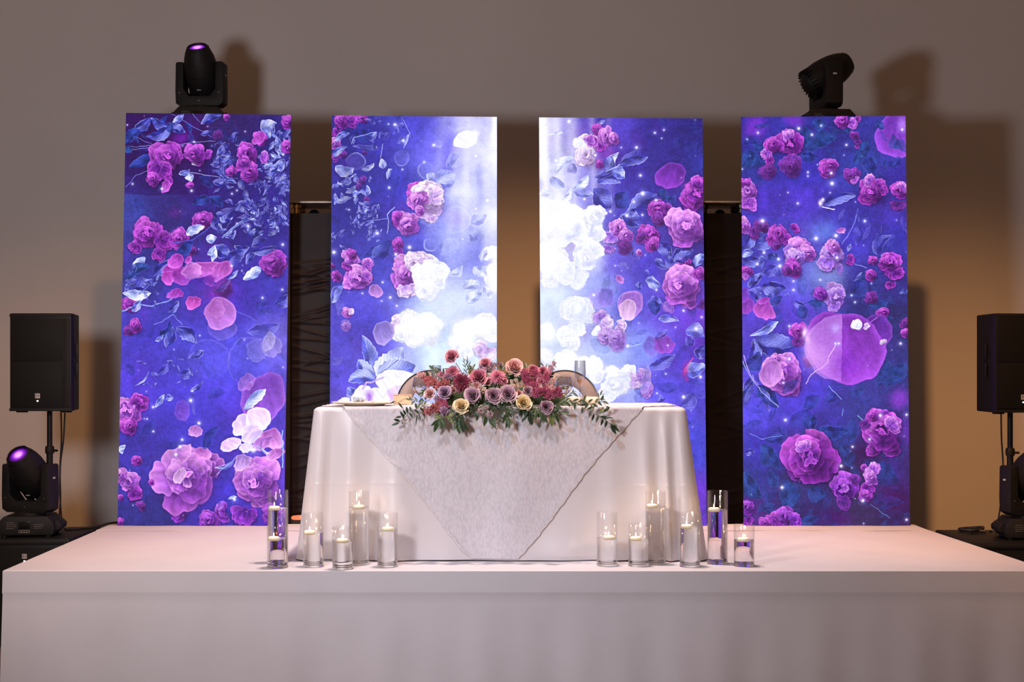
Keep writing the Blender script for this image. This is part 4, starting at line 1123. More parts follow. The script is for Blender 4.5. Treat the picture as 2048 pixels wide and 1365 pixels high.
# ------------------------------------------------------------------ stage with its white cloth
def build_stage():
    FL, FR = Vector((-2.396, 6.71, STZ)), Vector((2.535, 6.71, STZ))
    BR, BL = Vector((2.43, 8.66, STZ)), Vector((-2.44, 8.66, STZ))
    st_ = thing('stage', 'low stage platform draped in a smooth white cloth down to the floor', 'stage', (0, 7.7, 0))
    off = Vector((0, 7.7, 0))
    ins = 0.03
    o2 = [(FL.x + ins - off.x, FL.y + ins - off.y), (FR.x - ins, FR.y + ins - off.y), (BR.x - ins, BR.y - ins - off.y), (BL.x + ins, BL.y - ins - off.y)]
    MB().prism(o2, 0.02, STZ - 0.01, axis='z').obj('deck', M['stage_deck'], st_, smooth=False)
    # one sheet: rows run from the back edge over the top, round the front edge and down to the floor
    per = []
    n1, n2, n3 = 60, 240, 60
    for i in range(n1):
        per.append((BL.lerp(FL, i / n1), Vector((-1, 0, 0))))
    for i in range(n2):
        per.append((FL.lerp(FR, i / n2), Vector((0, -1, 0))))
    for i in range(n3 + 1):
        per.append((FR.lerp(BR, i / n3), Vector((1, 0, 0))))
    # blend normals near corners
    P = []
    for k, (p, nn) in enumerate(per):
        if abs(k - n1) < 2:
            nn = Vector((-1, -1, 0)).normalized()
        if abs(k - (n1 + n2)) < 2:
            nn = Vector((1, -1, 0)).normalized()
        P.append((p, nn))
    levels = [0, .004, .012, .03, .06, .10, .106, .112, .16, .22, .28, .34, .40, .46, .52, .58, .605]
    vs, fs = [], []
    N = len(P)
    for dz in levels:
        for k, (p, nn) in enumerate(P):
            s = k / N * 40
            t = dz / 0.6
            o = 0.001 + 0.004 * min(1, dz / 0.004)
            if dz < 0.108:
                o += 0.0025 * min(1, dz / 0.004)
            dc = min(abs(k - n1), abs(k - n1 - n2)) / 14.0
            o += t * (0.010 * math.sin(s * 1.1 + 0.6) + 0.007 * math.sin(s * 2.3 + 2) + 0.004 * math.sin(s * 5.1)) * min(1.0, t * 2)
            if nn.y == 0:
                o = min(o, 0.008) * 0.6
            o += 0.012 * t * math.exp(-dc * dc) + 0.008 * t * math.sin(dc * 5) * math.exp(-dc * 0.8)
            zz = p.z + 0.004 - dz
            if dz == 0:
                o = 0.0
            q = p + nn * o
            vs.append((q.x - off.x, q.y - off.y, zz))
    for j in range(len(levels) - 1):
        for k in range(N - 1):
            fs.append((j * N + k, (j + 1) * N + k, (j + 1) * N + k + 1, j * N + k + 1))
    MB().add(vs, fs).obj('skirt', M['stage_cloth'], st_)
    top = MB()
    g = np.random.RandomState(3)

    def f(u, v):
        a = FL.lerp(FR, u)
        b = BL.lerp(BR, u)
        p = a.lerp(b, v)
        e = min(1, min(u, 1 - u, v, 1 - v) * 30)
        z = STZ + 0.004 + e * 0.0012 * (math.sin(u * 31 + 4 * v) * math.sin(v * 17 + 3 * u) + 0.6 * math.sin(u * 73 + v * 29))
        return (p.x, p.y - off.y, z)
    top.grid(f, 160, 60)
    top.obj('top_cloth', M['stage_cloth'], st_)
    # second strip of cloth that overlaps along the back of the stage
    y0 = 2844 * 0.967 / (1064.0 - HZ) - off.y
    s = MB()
    s.grid(lambda u, v: (-2.43 + 4.86 * u, y0 + v * (8.655 - off.y - y0), STZ + 0.0085 - 0.003 * (v > 0.96) + 0.0008 * math.sin(u * 90)), 120, 5)
    s.grid(lambda u, v: (-2.43 + 4.86 * u, y0 + 0.0005 * math.sin(u * 60), STZ + 0.0045 + v * 0.004 + 0.0008 * math.sin(u * 90) * v), 120, 1)
    s.obj('cloth_overlap', M['stage_cloth'], st_)


build_stage()

# ------------------------------------------------------------------ LED screens
def build_screen(name_label, px, Yb, Yt, mat_name):
    tl, tr, bl, br = px
    q = [W(bl[0], bl[1], Yb), W(br[0], br[1], Yb), W(tr[0], tr[1], Yt), W(tl[0], tl[1], Yt)]
    zb = STZ + 0.0105
    q[0].z = q[1].z = max(zb, q[0].z)
    base = (q[0] + q[1]) / 2
    t = thing('led_screen', name_label, 'screen', base, 0, 'tall LED screens standing along the back of the stage')
    q = [p - base for p in q]
    right = (q[1] - q[0]).normalized()
    up = ((q[3] + q[2]) - (q[0] + q[1])).normalized()
    back = up.cross(right) * -1
    back = Vector((back.x, abs(back.y), back.z)) if back.y < 0 else back
    m = screen_material(mat_name, tl, tr, bl, br)

    def P(u, v, d=0.0):
        return (q[0] * (1 - u) + q[1] * u) * (1 - v) + (q[3] * (1 - u) + q[2] * u) * v + back * d
    # ten square modules, two columns by five rows, a hairline joint between them
    for r in range(5):
        for c in range(2):
            e, ev = 0.00012, 0.00005
            u0, u1, v0, v1 = c / 2 + e, (c + 1) / 2 - e, r / 5 + ev, (r + 1) / 5 - ev
            cs = [(u0, v0), (u1, v0), (u1, v1), (u0, v1)]
            me = bpy.data.meshes.new('led_module')
            vs = [P(u, v, 0) for u, v in cs] + [P(u, v, 0.005) for u, v in cs]
            me.from_pydata([tuple(p) for p in vs], [], [(0, 1, 2, 3), (0, 4, 5, 1), (1, 5, 6, 2), (2, 6, 7, 3), (3, 7, 4, 0)])
            me.materials.append(m)
            me.materials.append(M['black'])
            uv = me.uv_layers.new(name='UVMap')
            for k, (u, v) in enumerate(cs):
                uv.data[k].uv = (u, v)
            for pl in me.polygons:
                if pl.index:
                    pl.material_index = 1
            me.update()
            put('led_module', me, t)
    # cabinet behind the modules
    cb = MB()
    e = 0.002
    cs = [(0, 0), (1, 0), (1, 1), (0, 1)]
    ci = [(.03, .0), (.97, .0), (.97, .988), (.03, .988)]
    vs = [P(u, v, 0.0052) for u, v in cs] + [P(u, v, 0.085) for u, v in ci]
    cb.add(vs, [(3, 2, 1, 0), (4, 5, 6, 7), (0, 1, 5, 4), (1, 2, 6, 5), (2, 3, 7, 6), (3, 0, 4, 7)])
    cb.obj('cabinet', M['black'], t, smooth=False)
    for k in range(4):
        MB().box(P(0.5, 0.2 * (k + 1), 0.10), (0.9, 0.03, 0.03)).obj('rear_brace', M['dark_steel'], t, smooth=False)
    # rear stand with a small platform level with the top edge
    rs_ = MB()
    for u in (0.25, 0.75):
        a, b = P(u, 0.0, 0.10), P(u, 1.0, 0.10)
        rs_.tube([(a.x, a.y + 0.02, a.z), (b.x, b.y + 0.02, b.z - 0.01)], 0.02, 8)
        rs_.tube([(a.x, a.y + 0.02, 0.02), (a.x, a.y + 0.01, 0.02 + 0.01), (b.x, b.y + 0.10, b.z - 0.9)], 0.012, 6)
    rs_.obj('rear_stand', M['dark_steel'], t)
    return t, P, base, q


PN = {}
PN[1] = build_screen('leftmost tall screen of magenta roses and blue leaves, under the lit moving light', ((252, 226), (582, 230), (235, 1055), (568, 1055)), 8.54, 8.62, 'picture_one')
PN[2] = build_screen('tall screen with pale light beams, behind the plate end of the table', ((664, 231), (994, 234), (658, 1055), (993.5, 1055)), 8.54, 8.62, 'picture_two')
PN[3] = build_screen('tall screen with a big white rose cluster, behind the flute end of the table', ((1078, 235), (1405, 237), (1083, 1055), (1413.5, 1055)), 8.54, 8.62, 'picture_three')
PN[4] = build_screen('rightmost tall screen with one huge purple petal, under the sideways moving light', ((1482, 234), (1811, 232), (1487, 1055), (1820, 1055)), 8.54, 8.62, 'picture_four')


def top_shelf(n, u, w=0.5):
    t, P, base, q = PN[n]
    c = P(u, 1.0, 0.0)
    s = MB().box((c.x, c.y + 0.085 + 0.18, c.z - 0.055), (w, 0.36, 0.02))
    for dx in (-w / 2 + 0.03, w / 2 - 0.03):
        s.box((c.x + dx, c.y + 0.085 + 0.16, c.z - 0.10), (0.03, 0.30, 0.07), taper=(1, 1))
    s.obj('top_shelf', M['dark_steel'], t, smooth=False)
    return base + Vector((c.x, c.y + 0.085 + 0.185, c.z - 0.045))


# ------------------------------------------------------------------ moving head lights
def lens_material():
    m = bpy.data.materials.new('violet_lens')
    m.use_nodes = True
    nt = m.node_tree
    b = nt.nodes['Principled BSDF']
    b.inputs['Base Color'].default_value = (0.02, 0.004, 0.04, 1)
    b.inputs['Roughness'].default_value = 0.08
    tc = nt.nodes.new('ShaderNodeTexCoord')
    ln = nt.nodes.new('ShaderNodeVectorMath')
    ln.operation = 'LENGTH'
    mp = nt.nodes.new('ShaderNodeMapping')
    mp.inputs['Location'].default_value = (0, 0, 0)
    mp.inputs['Scale'].default_value = (1, 1, 0)
    nt.links.new(tc.outputs['Object'], mp.inputs['Vector'])
    nt.links.new(mp.outputs['Vector'], ln.inputs[0])
    r = nt.nodes.new('ShaderNodeValToRGB')
    el = r.color_ramp.elements
    el[0].position = 0.0
    el[0].color = (1.0, 0.5, 1.0, 1)
    el[1].position = 1.0
    el[1].color = (0.03, 0.0, 0.10, 1)
    e = el.new(0.30); e.color = (0.9, 0.30, 1.0, 1)
    e = el.new(0.52); e.color = (0.35, 0.04, 0.72, 1)
    e = el.new(0.75); e.color = (0.09, 0.005, 0.24, 1)
    mm = nt.nodes.new('ShaderNodeMath')
    mm.operation = 'DIVIDE'
    mm.inputs[1].default_value = 0.053
    nt.links.new(ln.outputs['Value'], mm.inputs[0])
    nt.links.new(mm.outputs[0], r.inputs['Fac'])
    nt.links.new(r.outputs['Color'], b.inputs['Emission Color'])
    b.inputs['Emission Strength'].default_value = 1.3
    return m


M['lens'] = lens_material()


def moving_head(label, loc, rz, pan, tilt, sc=1.0, group='black moving head stage lights'):
    """pan turns the yoke, tilt 0 = lens straight up, positive = lens towards the viewer"""
    t = thing('moving_head_light', label, 'stage light', loc, rz, group)
    # base: wide box with sloping shoulders and side grips
    b = MB()
    b.prism([(-.150, .012), (.150, .012), (.158, .045), (.150, .085), (.118, .118), (-.118, .118), (-.150, .085), (-.158, .045)], -.125, .125, 'y', bevel=.006)
    base = b.obj('base', M['black_soft'], t)
    for sx in (-1, 1):
        MB().prism([(sx * .152, .030), (sx * .185, .040), (sx * .188, .066), (sx * .165, .088), (sx * .152, .088)], -.085, .085, 'y', bevel=.005).obj('grip', M['black_soft'], base)
    for sx in (-1, 1):
        for sy in (-1, 1):
            MB().lathe([(.018, 0), (.018, .013)], 12, Matrix.Translation((sx * .12, sy * .095, 0))).obj('rubber_foot', M['black'], t)
    MB().box((-.005, -.127, .066), (.062, .004, .046), bevel=.001).obj('display', M['black_gloss'], base)
    d = MB()
    for k in range(4):
        d.lathe([(.0075, 0), (.0095, .003), (.0075, .004), (.0055, .003)], 12, Matrix.Translation((-.026 + .0145 * k, -.127, .034)) @ Matrix.Rotation(PI / 2, 4, 'X'), cap=False)
    tag(d.obj('button_row', M['print_dim'], base), kind='stuff')
    d = MB()
    for r, n in enumerate((4, 5, 5, 4)):
        for k in range(n):
            d.box((-.098 + .011 * k, -.1262, .084 - .011 * r), (.008, .001, .0025))
            if r:
                d.box((.052 + .014 * k * .8, -.1262, .082 - .010 * r), (.009, .001, .0022))
    tag(d.obj('panel_print', M['print_dim'], base, smooth=False), kind='stuff')
    # yoke: U of two arms on a flat foot
    y = MB()
    y.lathe([(.085, .118), (.085, .130), (.078, .134)], 28)
    out = [(-.150, .150), (-.120, .132), (.120, .132), (.150, .150), (.153, .230), (.150, .400), (.142, .408), (.104, .408), (.100, .400), (.100, .240), (.066, .196), (-.066, .196), (-.100, .240), (-.100, .400), (-.104, .408), (-.142, .408), (-.150, .400), (-.153, .230)]
    bm = bmesh.new()
    lo = [bm.verts.new((a, -.055, c)) for a, c in out]
    hi = [bm.verts.new((a, .055, c)) for a, c in out]
    n = len(out)
    quads = [(0, 1, 2, 3), (0, 3, 11, 12)]
    # faces of the U cut in convex pieces
    pieces = [[0, 1, 2, 3, 10, 11], [0, 11, 12, 17], [3, 4, 9, 10], [4, 5, 6, 7, 8, 9], [17, 12, 13, 14, 15, 16]]
    for pc in pieces:
        bm.faces.new([lo[i] for i in pc])
        bm.faces.new([hi[i] for i in pc][::-1])
    for i in range(n):
        bm.faces.new((lo[i], hi[i], hi[(i + 1) % n], lo[(i + 1) % n]))
    bmesh.ops.recalc_face_normals(bm, faces=bm.faces)
    sharp = [e for e in bm.edges if len(e.link_faces) == 2 and e.calc_face_angle(0) > 0.9]
    bmesh.ops.bevel(bm, geom=sharp, offset=.008, segments=2, affect='EDGES', profile=0.6)
    y.from_bm(bm)
    yo = y.obj('yoke', M['black_soft'], t)
    yo.rotation_euler = (0, 0, pan)
    s = MB()
    for p in ((-.125, -.0565, .215), (.125, -.0565, .215), (0, -.0565, .165)):
        s.lathe([(.004, 0), (.004, .002)], 8, Matrix.Translation(p) @ Matrix.Rotation(PI / 2, 4, 'X'))
    tag(s.obj('screw', M['steel'], yo), kind='stuff')
    MB().box((.1535, 0, .33), (.001, .024, .010)).obj('side_print', M['print'], yo, smooth=False)
    MB().box((-.1535, 0, .33), (.001, .024, .010)).obj('side_print', M['print'], yo, smooth=False)
    # head: egg shaped housing, lens up along +z, tilted about the arm axis
    h = MB()
    prof = [(0, -.166), (.035, -.162), (.064, -.147), (.085, -.120), (.098, -.082), (.1035, -.035), (.1035, .015), (.100, .06), (.092, .100), (.080, .135), (.068, .160), (.062, .170), (.057, .172), (.055, .164)]
    h.lathe(prof, 40, cap=False)
    he = h.obj('head', M['black_soft'], t, angle=25)
    R = Matrix.Rotation(pan, 4, 'Z') @ Matrix.Translation((0, 0, .352)) @ Matrix.Rotation(tilt, 4, 'X')
    he.matrix_local = R
    for sx in (-1, 1):
        MB().lathe([(.03, 0), (.03, .02)], 20, Matrix.Translation((sx * .092, 0, 0)) @ Matrix.Rotation(sx * PI / 2, 4, 'Y')).obj('pivot', M['black'], he)
    MB().lathe([(0, .160), (.028, .165), (.048, .162), (.056, .156)], 32, cap=False).obj('lens', M['lens'], he)
    MB().lathe([(.1036, -.004), (.1044, 0), (.1036, .004), (.102, .004), (.102, -.004)], 40).obj('seam_ring', M['black'], he)
    f = MB()
    for k in range(24):
        a = 2 * PI * k / 24
        f.box((0, .088, -.118), (.004, .016, .05), Matrix.Rotation(a, 4, 'Z'))
    tag(f.obj('cooling_fins', M['black'], he, smooth=False), kind='stuff')
    f = MB()
    for k in range(6):
        a = 2 * PI * k / 6
        f.box((0, .066, .148), (.026, .010, .030), Matrix.Rotation(a, 4, 'Z'), bevel=.003)
    tag(f.obj('front_ribs', M['black_soft'], he), kind='stuff')
    MB().box((-.005, -.1005, -.075), (.026, .004, .004)).obj('name_strip', M['print'], he, smooth=False)
    for o in (t,):
        o.scale = (sc, sc, sc)
    return t


p1 = top_shelf(1, 0.40)
moving_head('black moving light with a lit violet lens pointing up, on top of the leftmost screen', p1, 0.06, -0.14, 0.60)
p4 = top_shelf(4, 0.575)
moving_head('black moving light turned side on with its lens hidden, on top of the rightmost screen', p4, 0.05, PI / 2 + 0.1, 1.05)

# ------------------------------------------------------------------ subwoofers, poles, loudspeakers
def grille(parent, x0, x1, z0, z1, y, name='grille'):
    g = MB()
    g.box(((x0 + x1) / 2, y, (z0 + z1) / 2), (x1 - x0, .006, z1 - z0), bevel=.002)
    return g.obj(name, M['grille'], parent)


def logo(parent, x, y, z, s=0.026, dot=True):
    """small square badge with two letters, and the white indicator under it"""
    b = MB().box((x, y - .002, z), (s, .002, s)).obj('logo', M['print'], parent, smooth=False)
    text('logo_letters', 'EV', s * .75, M['black_gloss'], b, (x, y - .0035, z))
    if dot:
        MB().box((x, y - .002, z - s * 1.05), (.009, .003, .007)).obj('indicator', M['led_white'], parent, smooth=False)


def subwoofer(label, x0, x1, y0, y1, ztop, lx, pp):
    t = thing('subwoofer', label, 'subwoofer', ((x0 + x1) / 2, (y0 + y1) / 2, 0), 0, 'black bass cabinets on the floor beside the stage')
    w, d = x1 - x0, y1 - y0
    MB().box((0, 0, ztop / 2 + .005), (w, d, ztop - .01), bevel=.012).obj('cabinet', M['black'], t)
    grille(t, -w / 2 + .03, w / 2 - .03, .05, ztop - .05, -d / 2 - .003)
    MB().box((0, -d / 2 - .004, ztop - .018), (w - .02, .014, .022), bevel=.004).obj('front_lip', M['black_soft'], t)
    for sx in (-1, 1):
        MB().box((sx * (w / 2 + .001), 0, ztop * .6), (.006, .16, .06), bevel=.002).obj('handle', M['black_gloss'], t)
        for sy in (-1, 1):
            MB().box((sx * (w / 2 - .06), sy * (d / 2 - .06), .006), (.05, .05, .012)).obj('foot', M['black_soft'], t, smooth=False)
    logo(t, lx - (x0 + x1) / 2, -d / 2 - .006, CAMZ - (1113 - HZ) * y0 / F)
    MB().lathe([(.030, 0), (.030, .006), (.020, .008)], 20, Matrix.Translation((pp[0] - (x0 + x1) / 2, pp[1] - (y0 + y1) / 2, ztop))).obj('pole_socket', M['black_soft'], t)
    return t


subwoofer('black bass cabinet at the left end of the stage', -3.04, -2.475, 7.95, 8.57, STZ, W(50, 0, 7.95).x, (W(81, 0, 8.255).x, 8.42))
subwoofer('black bass cabinet at the right end of the stage', 2.50, 3.16, 7.77, 8.41, STZ, W(2090, 0, 7.77).x, (2.90, 8.28))


def speaker(label, pos, rz, w, h, pole_z, pole_label):
    x, y, z0 = pos
    t = thing('loudspeaker', label, 'loudspeaker', (x, y, z0), rz, 'black loudspeakers on poles')
    d = .33
    out = [(-w / 2, -d / 2), (w / 2, -d / 2), (w / 2, -d / 2 + .05), (w / 2 - .055, d / 2), (-w / 2 + .055, d / 2), (-w / 2, -d / 2 + .05)]
    MB().prism(out, .006, h, 'z', bevel=.008).obj('cabinet', M['black'], t)
    MB().box((0, -d / 2 + .008, h - .012), (w + .003, .022, .016), bevel=.004).obj('top_lip', M['black_soft'], t)
    MB().box((0, -d / 2 + .008, .014), (w + .006, .022, .016), bevel=.004).obj('bottom_lip', M['black_soft'], t)
    grille(t, -w / 2 + .012, w / 2 - .050, .03, h * .51, -d / 2 - .003, 'lower_grille')
    grille(t, -w / 2 + .012, w / 2 - .050, h * .51 + .003, h - .03, -d / 2 - .003, 'upper_grille')
    MB().box((w / 2 - .026, -d / 2 - .002, h / 2), (.040, .008, h - .06), bevel=.002).obj('front_rail', M['black_soft'], t)
    logo(t, -w / 2 + w * .46, -d / 2 - .006, .095, .028)
    for sx in (-1, 1):
        for zz in (h * .62, h * .43):
            a = Matrix.Translation((sx * (w / 2 - .014), 0, zz)) @ Matrix.Rotation(sx * math.atan2(.055, .28), 4, 'Z')
            MB().box((sx * .0015, -.03, 0), (.012, .030, .080), a, bevel=.004).obj('handle', M['black'], t)
    for sx in (-1, 1):
        MB().box((sx * (w / 2 - .05), -.1, .003), (.06, .03, .012)).obj('foot', M['black_soft'], t, smooth=False)
    q = thing('speaker_pole', pole_label, 'pole', (x, y, pole_z))
    MB().tube([(0, 0, .0), (0, 0, z0 - pole_z - .22)], .0185, 16).obj('lower_tube', M['black'], q)
    MB().tube([(0, 0, z0 - pole_z - .24), (0, 0, z0 - pole_z + .003)], .0155, 16).obj('upper_tube', M['black'], q)
    MB().lathe([(.024, 0), (.026, .01), (.026, .035), (.022, .045)], 18, Matrix.Translation((0, 0, z0 - pole_z - .25))).obj('collar', M['black_soft'], q)
    MB().tube([(.02, -.005, z0 - pole_z - .232), (.05, -.012, z0 - pole_z - .232)], .007, 8).obj('knob', M['black_soft'], q)
    return t


def PZ(py, Y):
    return CAMZ - (py - HZ) * Y / F


speaker('black loudspeaker on a pole at the left of the screens', (W(81, 0, 8.255).x, 8.42, PZ(825, 8.255)), 0.0, .357, .575, STZ + .008, 'black speaker pole behind the lit moving light, at the left of the stage')
speaker('black loudspeaker on a pole at the right of the screens, cut by the picture edge', (2.90, 8.28, PZ(828, 8.12)), 0.17, .357, .573, STZ + .008, 'black speaker pole on the bass cabinet at the right of the stage')

moving_head('black moving light with a glowing violet lens on the bass cabinet left of the stage', (W(61, 0, 8.14).x, 8.14, STZ + .001), 0.10, -0.36, 0.80)
moving_head('black moving light on the bass cabinet right of the stage, cut by the picture edge', (2.905, 8.0, STZ + .001), -0.10, 0.35, 0.80)

# cables
def cable(label, pts, r=.005):
    pts = [Vector(p) for p in pts]
    out = []
    for i in range(len(pts) - 1):
        p0, p1, p2, p3 = pts[max(i - 1, 0)], pts[i], pts[i + 1], pts[min(i + 2, len(pts) - 1)]
        for k in range(8):
            t = k / 8
            out.append(0.5 * ((2 * p1) + (p2 - p0) * t + (2 * p0 - 5 * p1 + 4 * p2 - p3) * t * t + (3 * p1 - p0 - 3 * p2 + p3) * t ** 3))
    out.append(pts[-1])
    o = MB().tube(out, r, 7).obj('cable', M['cable'])
    return tag(o, label, 'cable')


cable('thin black cable hanging straight from the left loudspeaker', [W(122, 826, 8.52), W(123, 880, 8.52), W(120, 940, 8.5), W(121, 1000, 8.48), W(117, 1040, 8.45), (W(110, 0, 8.4).x, 8.4, STZ + .012), (W(95, 0, 8.36).x, 8.36, STZ + .008)])
cable('thin black cable bowing outwards under the left loudspeaker', [W(130, 826, 8.5), W(127, 880, 8.5), W(121, 930, 8.48), W(120, 985, 8.47), W(123, 1035, 8.46), (W(128, 0, 8.43).x, 8.43, STZ + .010), (W(140, 0, 8.45).x, 8.45, STZ + .007)])
cable('black cable running along the cabinet top towards the leftmost screen', [(-2.62, 8.35, STZ + .007), (-2.55, 8.42, STZ + .007), (-2.48, 8.5, STZ + .008), (-2.43, 8.58, STZ + .018), (-2.38, 8.645, STZ + .018), (-2.33, 8.69, STZ + .022), (-2.28, 8.72, STZ + .03)], .007)
cable('thin black cable looping beside the right speaker pole', [W(2002, 828, 8.32), W(2003, 880, 8.33), W(2006, 930, 8.34), W(2004, 985, 8.34), (2.84, 8.34, STZ + .012), (2.78, 8.28, STZ + .007)])
cable('black cable coiled behind the right moving light', [(2.74, 8.22, STZ + .012), (2.66, 8.26, STZ + .012), (2.62, 8.33, STZ + .012), (2.68, 8.37, STZ + .014), (2.75, 8.32, STZ + .024), (2.72, 8.25, STZ + .020), (2.64, 8.20, STZ + .012)], .009)

# ------------------------------------------------------------------ truss towers in black stretch cloth
def truss(label, xc, side):
    t = thing('truss_tower', label, 'truss', (xc, 9.02, 0), 0, 'truss towers between the screens')
    zt = PZ(403, 8.87)
    zc = PZ(427, 8.87)
    h = .152
    MB().box((0, 0, .012), (.46, .46, .024), bevel=.004).obj('base_plate', M['dark_steel'], t)
    MB().box((0, 0, zt - .006), (.335, .335, .012), bevel=.002).obj('top_plate', M['alu'], t)
    for sx in (-1, 1):
        for sy in (-1, 1):
            x, y = sx * .118, sy * .118
            c = MB().tube([(x, y, .024), (x, y, zt - .10)], .024, 14)
            c.obj('chord', M['alu'], t)
            MB().lathe([(.018, zt - .105), (.030, zt - .10), (.030, zt - .075), (.024, zt - .07), (.024, zt - .045), (.032, zt - .04), (.032, zt - .018), (.020, zt - .012)], 18, Matrix.Translation((x, y, 0))).obj('coupler', M['warm_lit_alu'] if side < 0 else M['dark_steel'], t)
    g = np.random.RandomState(11 if side < 0 else 23)
    ph = g.uniform(0, 6.28, 64)
    sl = g.uniform(-0.3, 0.5, 64)
    NC = 64 if side < 0 else 26
    zz = np.sort(g.uniform(.05, zc - .28, NC))

    def f(u, v):
        a = u * 4
        k, b = int(a) % 4, a - int(a)
        cs = [(-h, -h), (h, -h), (h, h), (-h, h)]
        p, q = cs[k], cs[(k + 1) % 4]
        x, y = p[0] * (1 - b) + q[0] * b, p[1] * (1 - b) + q[1] * b
        # stretched between the four tubes: pulled in between them, creased across
        pull = math.sin(PI * b) * .006
        z = .03 + v * (zc - .03)
        w = 0.0
        m = math.sin(PI * b)
        for c, s_, p_ in zip(zz, sl, ph):
            d = (z - c - s_ * (b - .5) * .3 - .006 * math.sin(3 * b + p_)) / .009
            if abs(d) < 4:
                w += math.exp(-d * d)
        w *= (.0060 if side < 0 else .002) * (0.2 + 0.8 * m)
        nx, ny = {0: (0, -1), 1: (1, 0), 2: (0, 1), 3: (-1, 0)}[k]
        x += nx * (w - pull)
        y += ny * (w - pull)
        return (x, y, z)
    MB().grid(f, 64, 420, closed_u=True).obj('stretch_cover', M['spandex'] if side < 0 else M['spandex_shaded'], t, angle=None)
    bz = zc - .012
    bulb = MB().lathe([(0, bz + .052), (.018, bz + .048), (.032, bz + .032), (.036, bz + .012), (.034, bz - .012), (.024, bz - .04), (.018, bz - .07)], 22, Matrix.Translation((W(628 if side < 0 else 1440, 0, 9.0).x - xc, -.01, 0)))
    bu = bulb.obj('lamp_dome', M['black_gloss'], t)
    MB().lathe([(0, .012), (.009, .008), (.011, 0), (.008, -.014)], 12, Matrix.Translation((W(632 if side < 0 else 1441, 0, 9.0).x - xc, -.052, bz + .004))).obj('lamp_tip', M['steel'], bu)
    MB().tube([(-.118, 0, zt - .08), (.118, 0, zt - .08)], .012, 8).obj('cross_tube', M['dark_steel'], t)
    return t


truss('truss tower in creased black cloth between the two left screens', W(629, 0, 8.87).x, -1)
truss('smooth dark truss tower between the two right screens', W(1446, 0, 8.87).x, 1)

# small floor light glowing at the foot of the left tower
fl = thing('floor_light', 'small black floor light with glowing orange top beside the left truss tower', 'light', (W(598, 0, 8.74).x, 8.765, 0))
zt_ = PZ(1040, 8.74)
MB().box((0, 0, zt_ / 2), (.15, .10, zt_ - .002), bevel=.006).obj('housing', M['black'], fl)
MB().lathe([(.045, zt_), (.052, zt_ + .006), (.052, zt_ + .012), (.045, zt_ + .020), (0, zt_ + .026)], 24).obj('glowing_lens', mat('orange_glow', (.3, .05, .02), .3, emit=((1.0, .22, .10), 1.0)), fl)
MB().box((0, -.052, zt_ - .012), (.13, .003, .006)).obj('trim_strip', M['dark_steel'], fl, smooth=False)

# ------------------------------------------------------------------ head table
TXL, TXR, TYF, TYB, TH = -0.977, 0.856, 7.045, 7.80, 0.759
TZ = STZ + TH + 0.004      # cloth top
S0 = STZ + 0.0095


def build_table():
    t = thing('folding_table', 'long folding table standing on the stage under the white satin cloth', 'table', ((TXL + TXR) / 2, (TYF + TYB) / 2, S0))
    w, d = TXR - TXL - .02, TYB - TYF - .02
    MB().box((0, 0, TZ - S0 - .020), (w, d, .030), bevel=.006).obj('tabletop', M['table_wood'], t)
    for sx in (-1, 1):
        for sy in (-1, 1):
            MB().tube([(sx * (w / 2 - .2), sy * (d / 2 - .08), TZ - S0 - .035), (sx * (w / 2 - .14), sy * (d / 2 - .06), 0)], .014, 10).obj('leg', M['dark_steel'], t)


build_table()


def fold_front(x, t):
    """how far the satin stands out in front of the table edge; t = 0 at the edge, 1 at the stage"""
    o = .006 + .018 * t
    dl, dr = x - TXL, TXR - x
    tf = (t + .02) ** .55 - .02 ** .55
    sway = .03 * t
    b = lambda d, c, w: math.exp(-((d - c) / w) ** 2)
    dl, dr = dl + sway, dr + sway
    o += tf * (.030 * b(dl, .040, .020) - .026 * b(dl, .095, .028) + .034 * b(dl, .190, .045) - .014 * b(dl, .30, .04) + .022 * b(dl, .42, .06))
    o += tf * (.030 * b(dr, .030, .018) - .010 * b(dr, .062, .016) + .040 * b(dr, .105, .022) - .014 * b(dr, .150, .024) + .024 * b(dr, .205, .030) - .008 * b(dr, .29, .04) + .018 * b(dr, .38, .05))
    o += t * (.010 * math.sin(x * 9 + 1) + .006 * math.sin(x * 21 + 2.2 * t))
    # low billow right of the lace tip
    o += .026 * math.exp(-((x - .28) / .16) ** 2 - ((t - .93) / .08) ** 2) + .014 * math.exp(-((x + .52) / .10) ** 2 - ((t - .8) / .2) ** 2)
    # ironed fold line
    o += .0010 * math.exp(-((t - .505 - .008 * math.sin(x * 3)) / .006) ** 2)
    return o


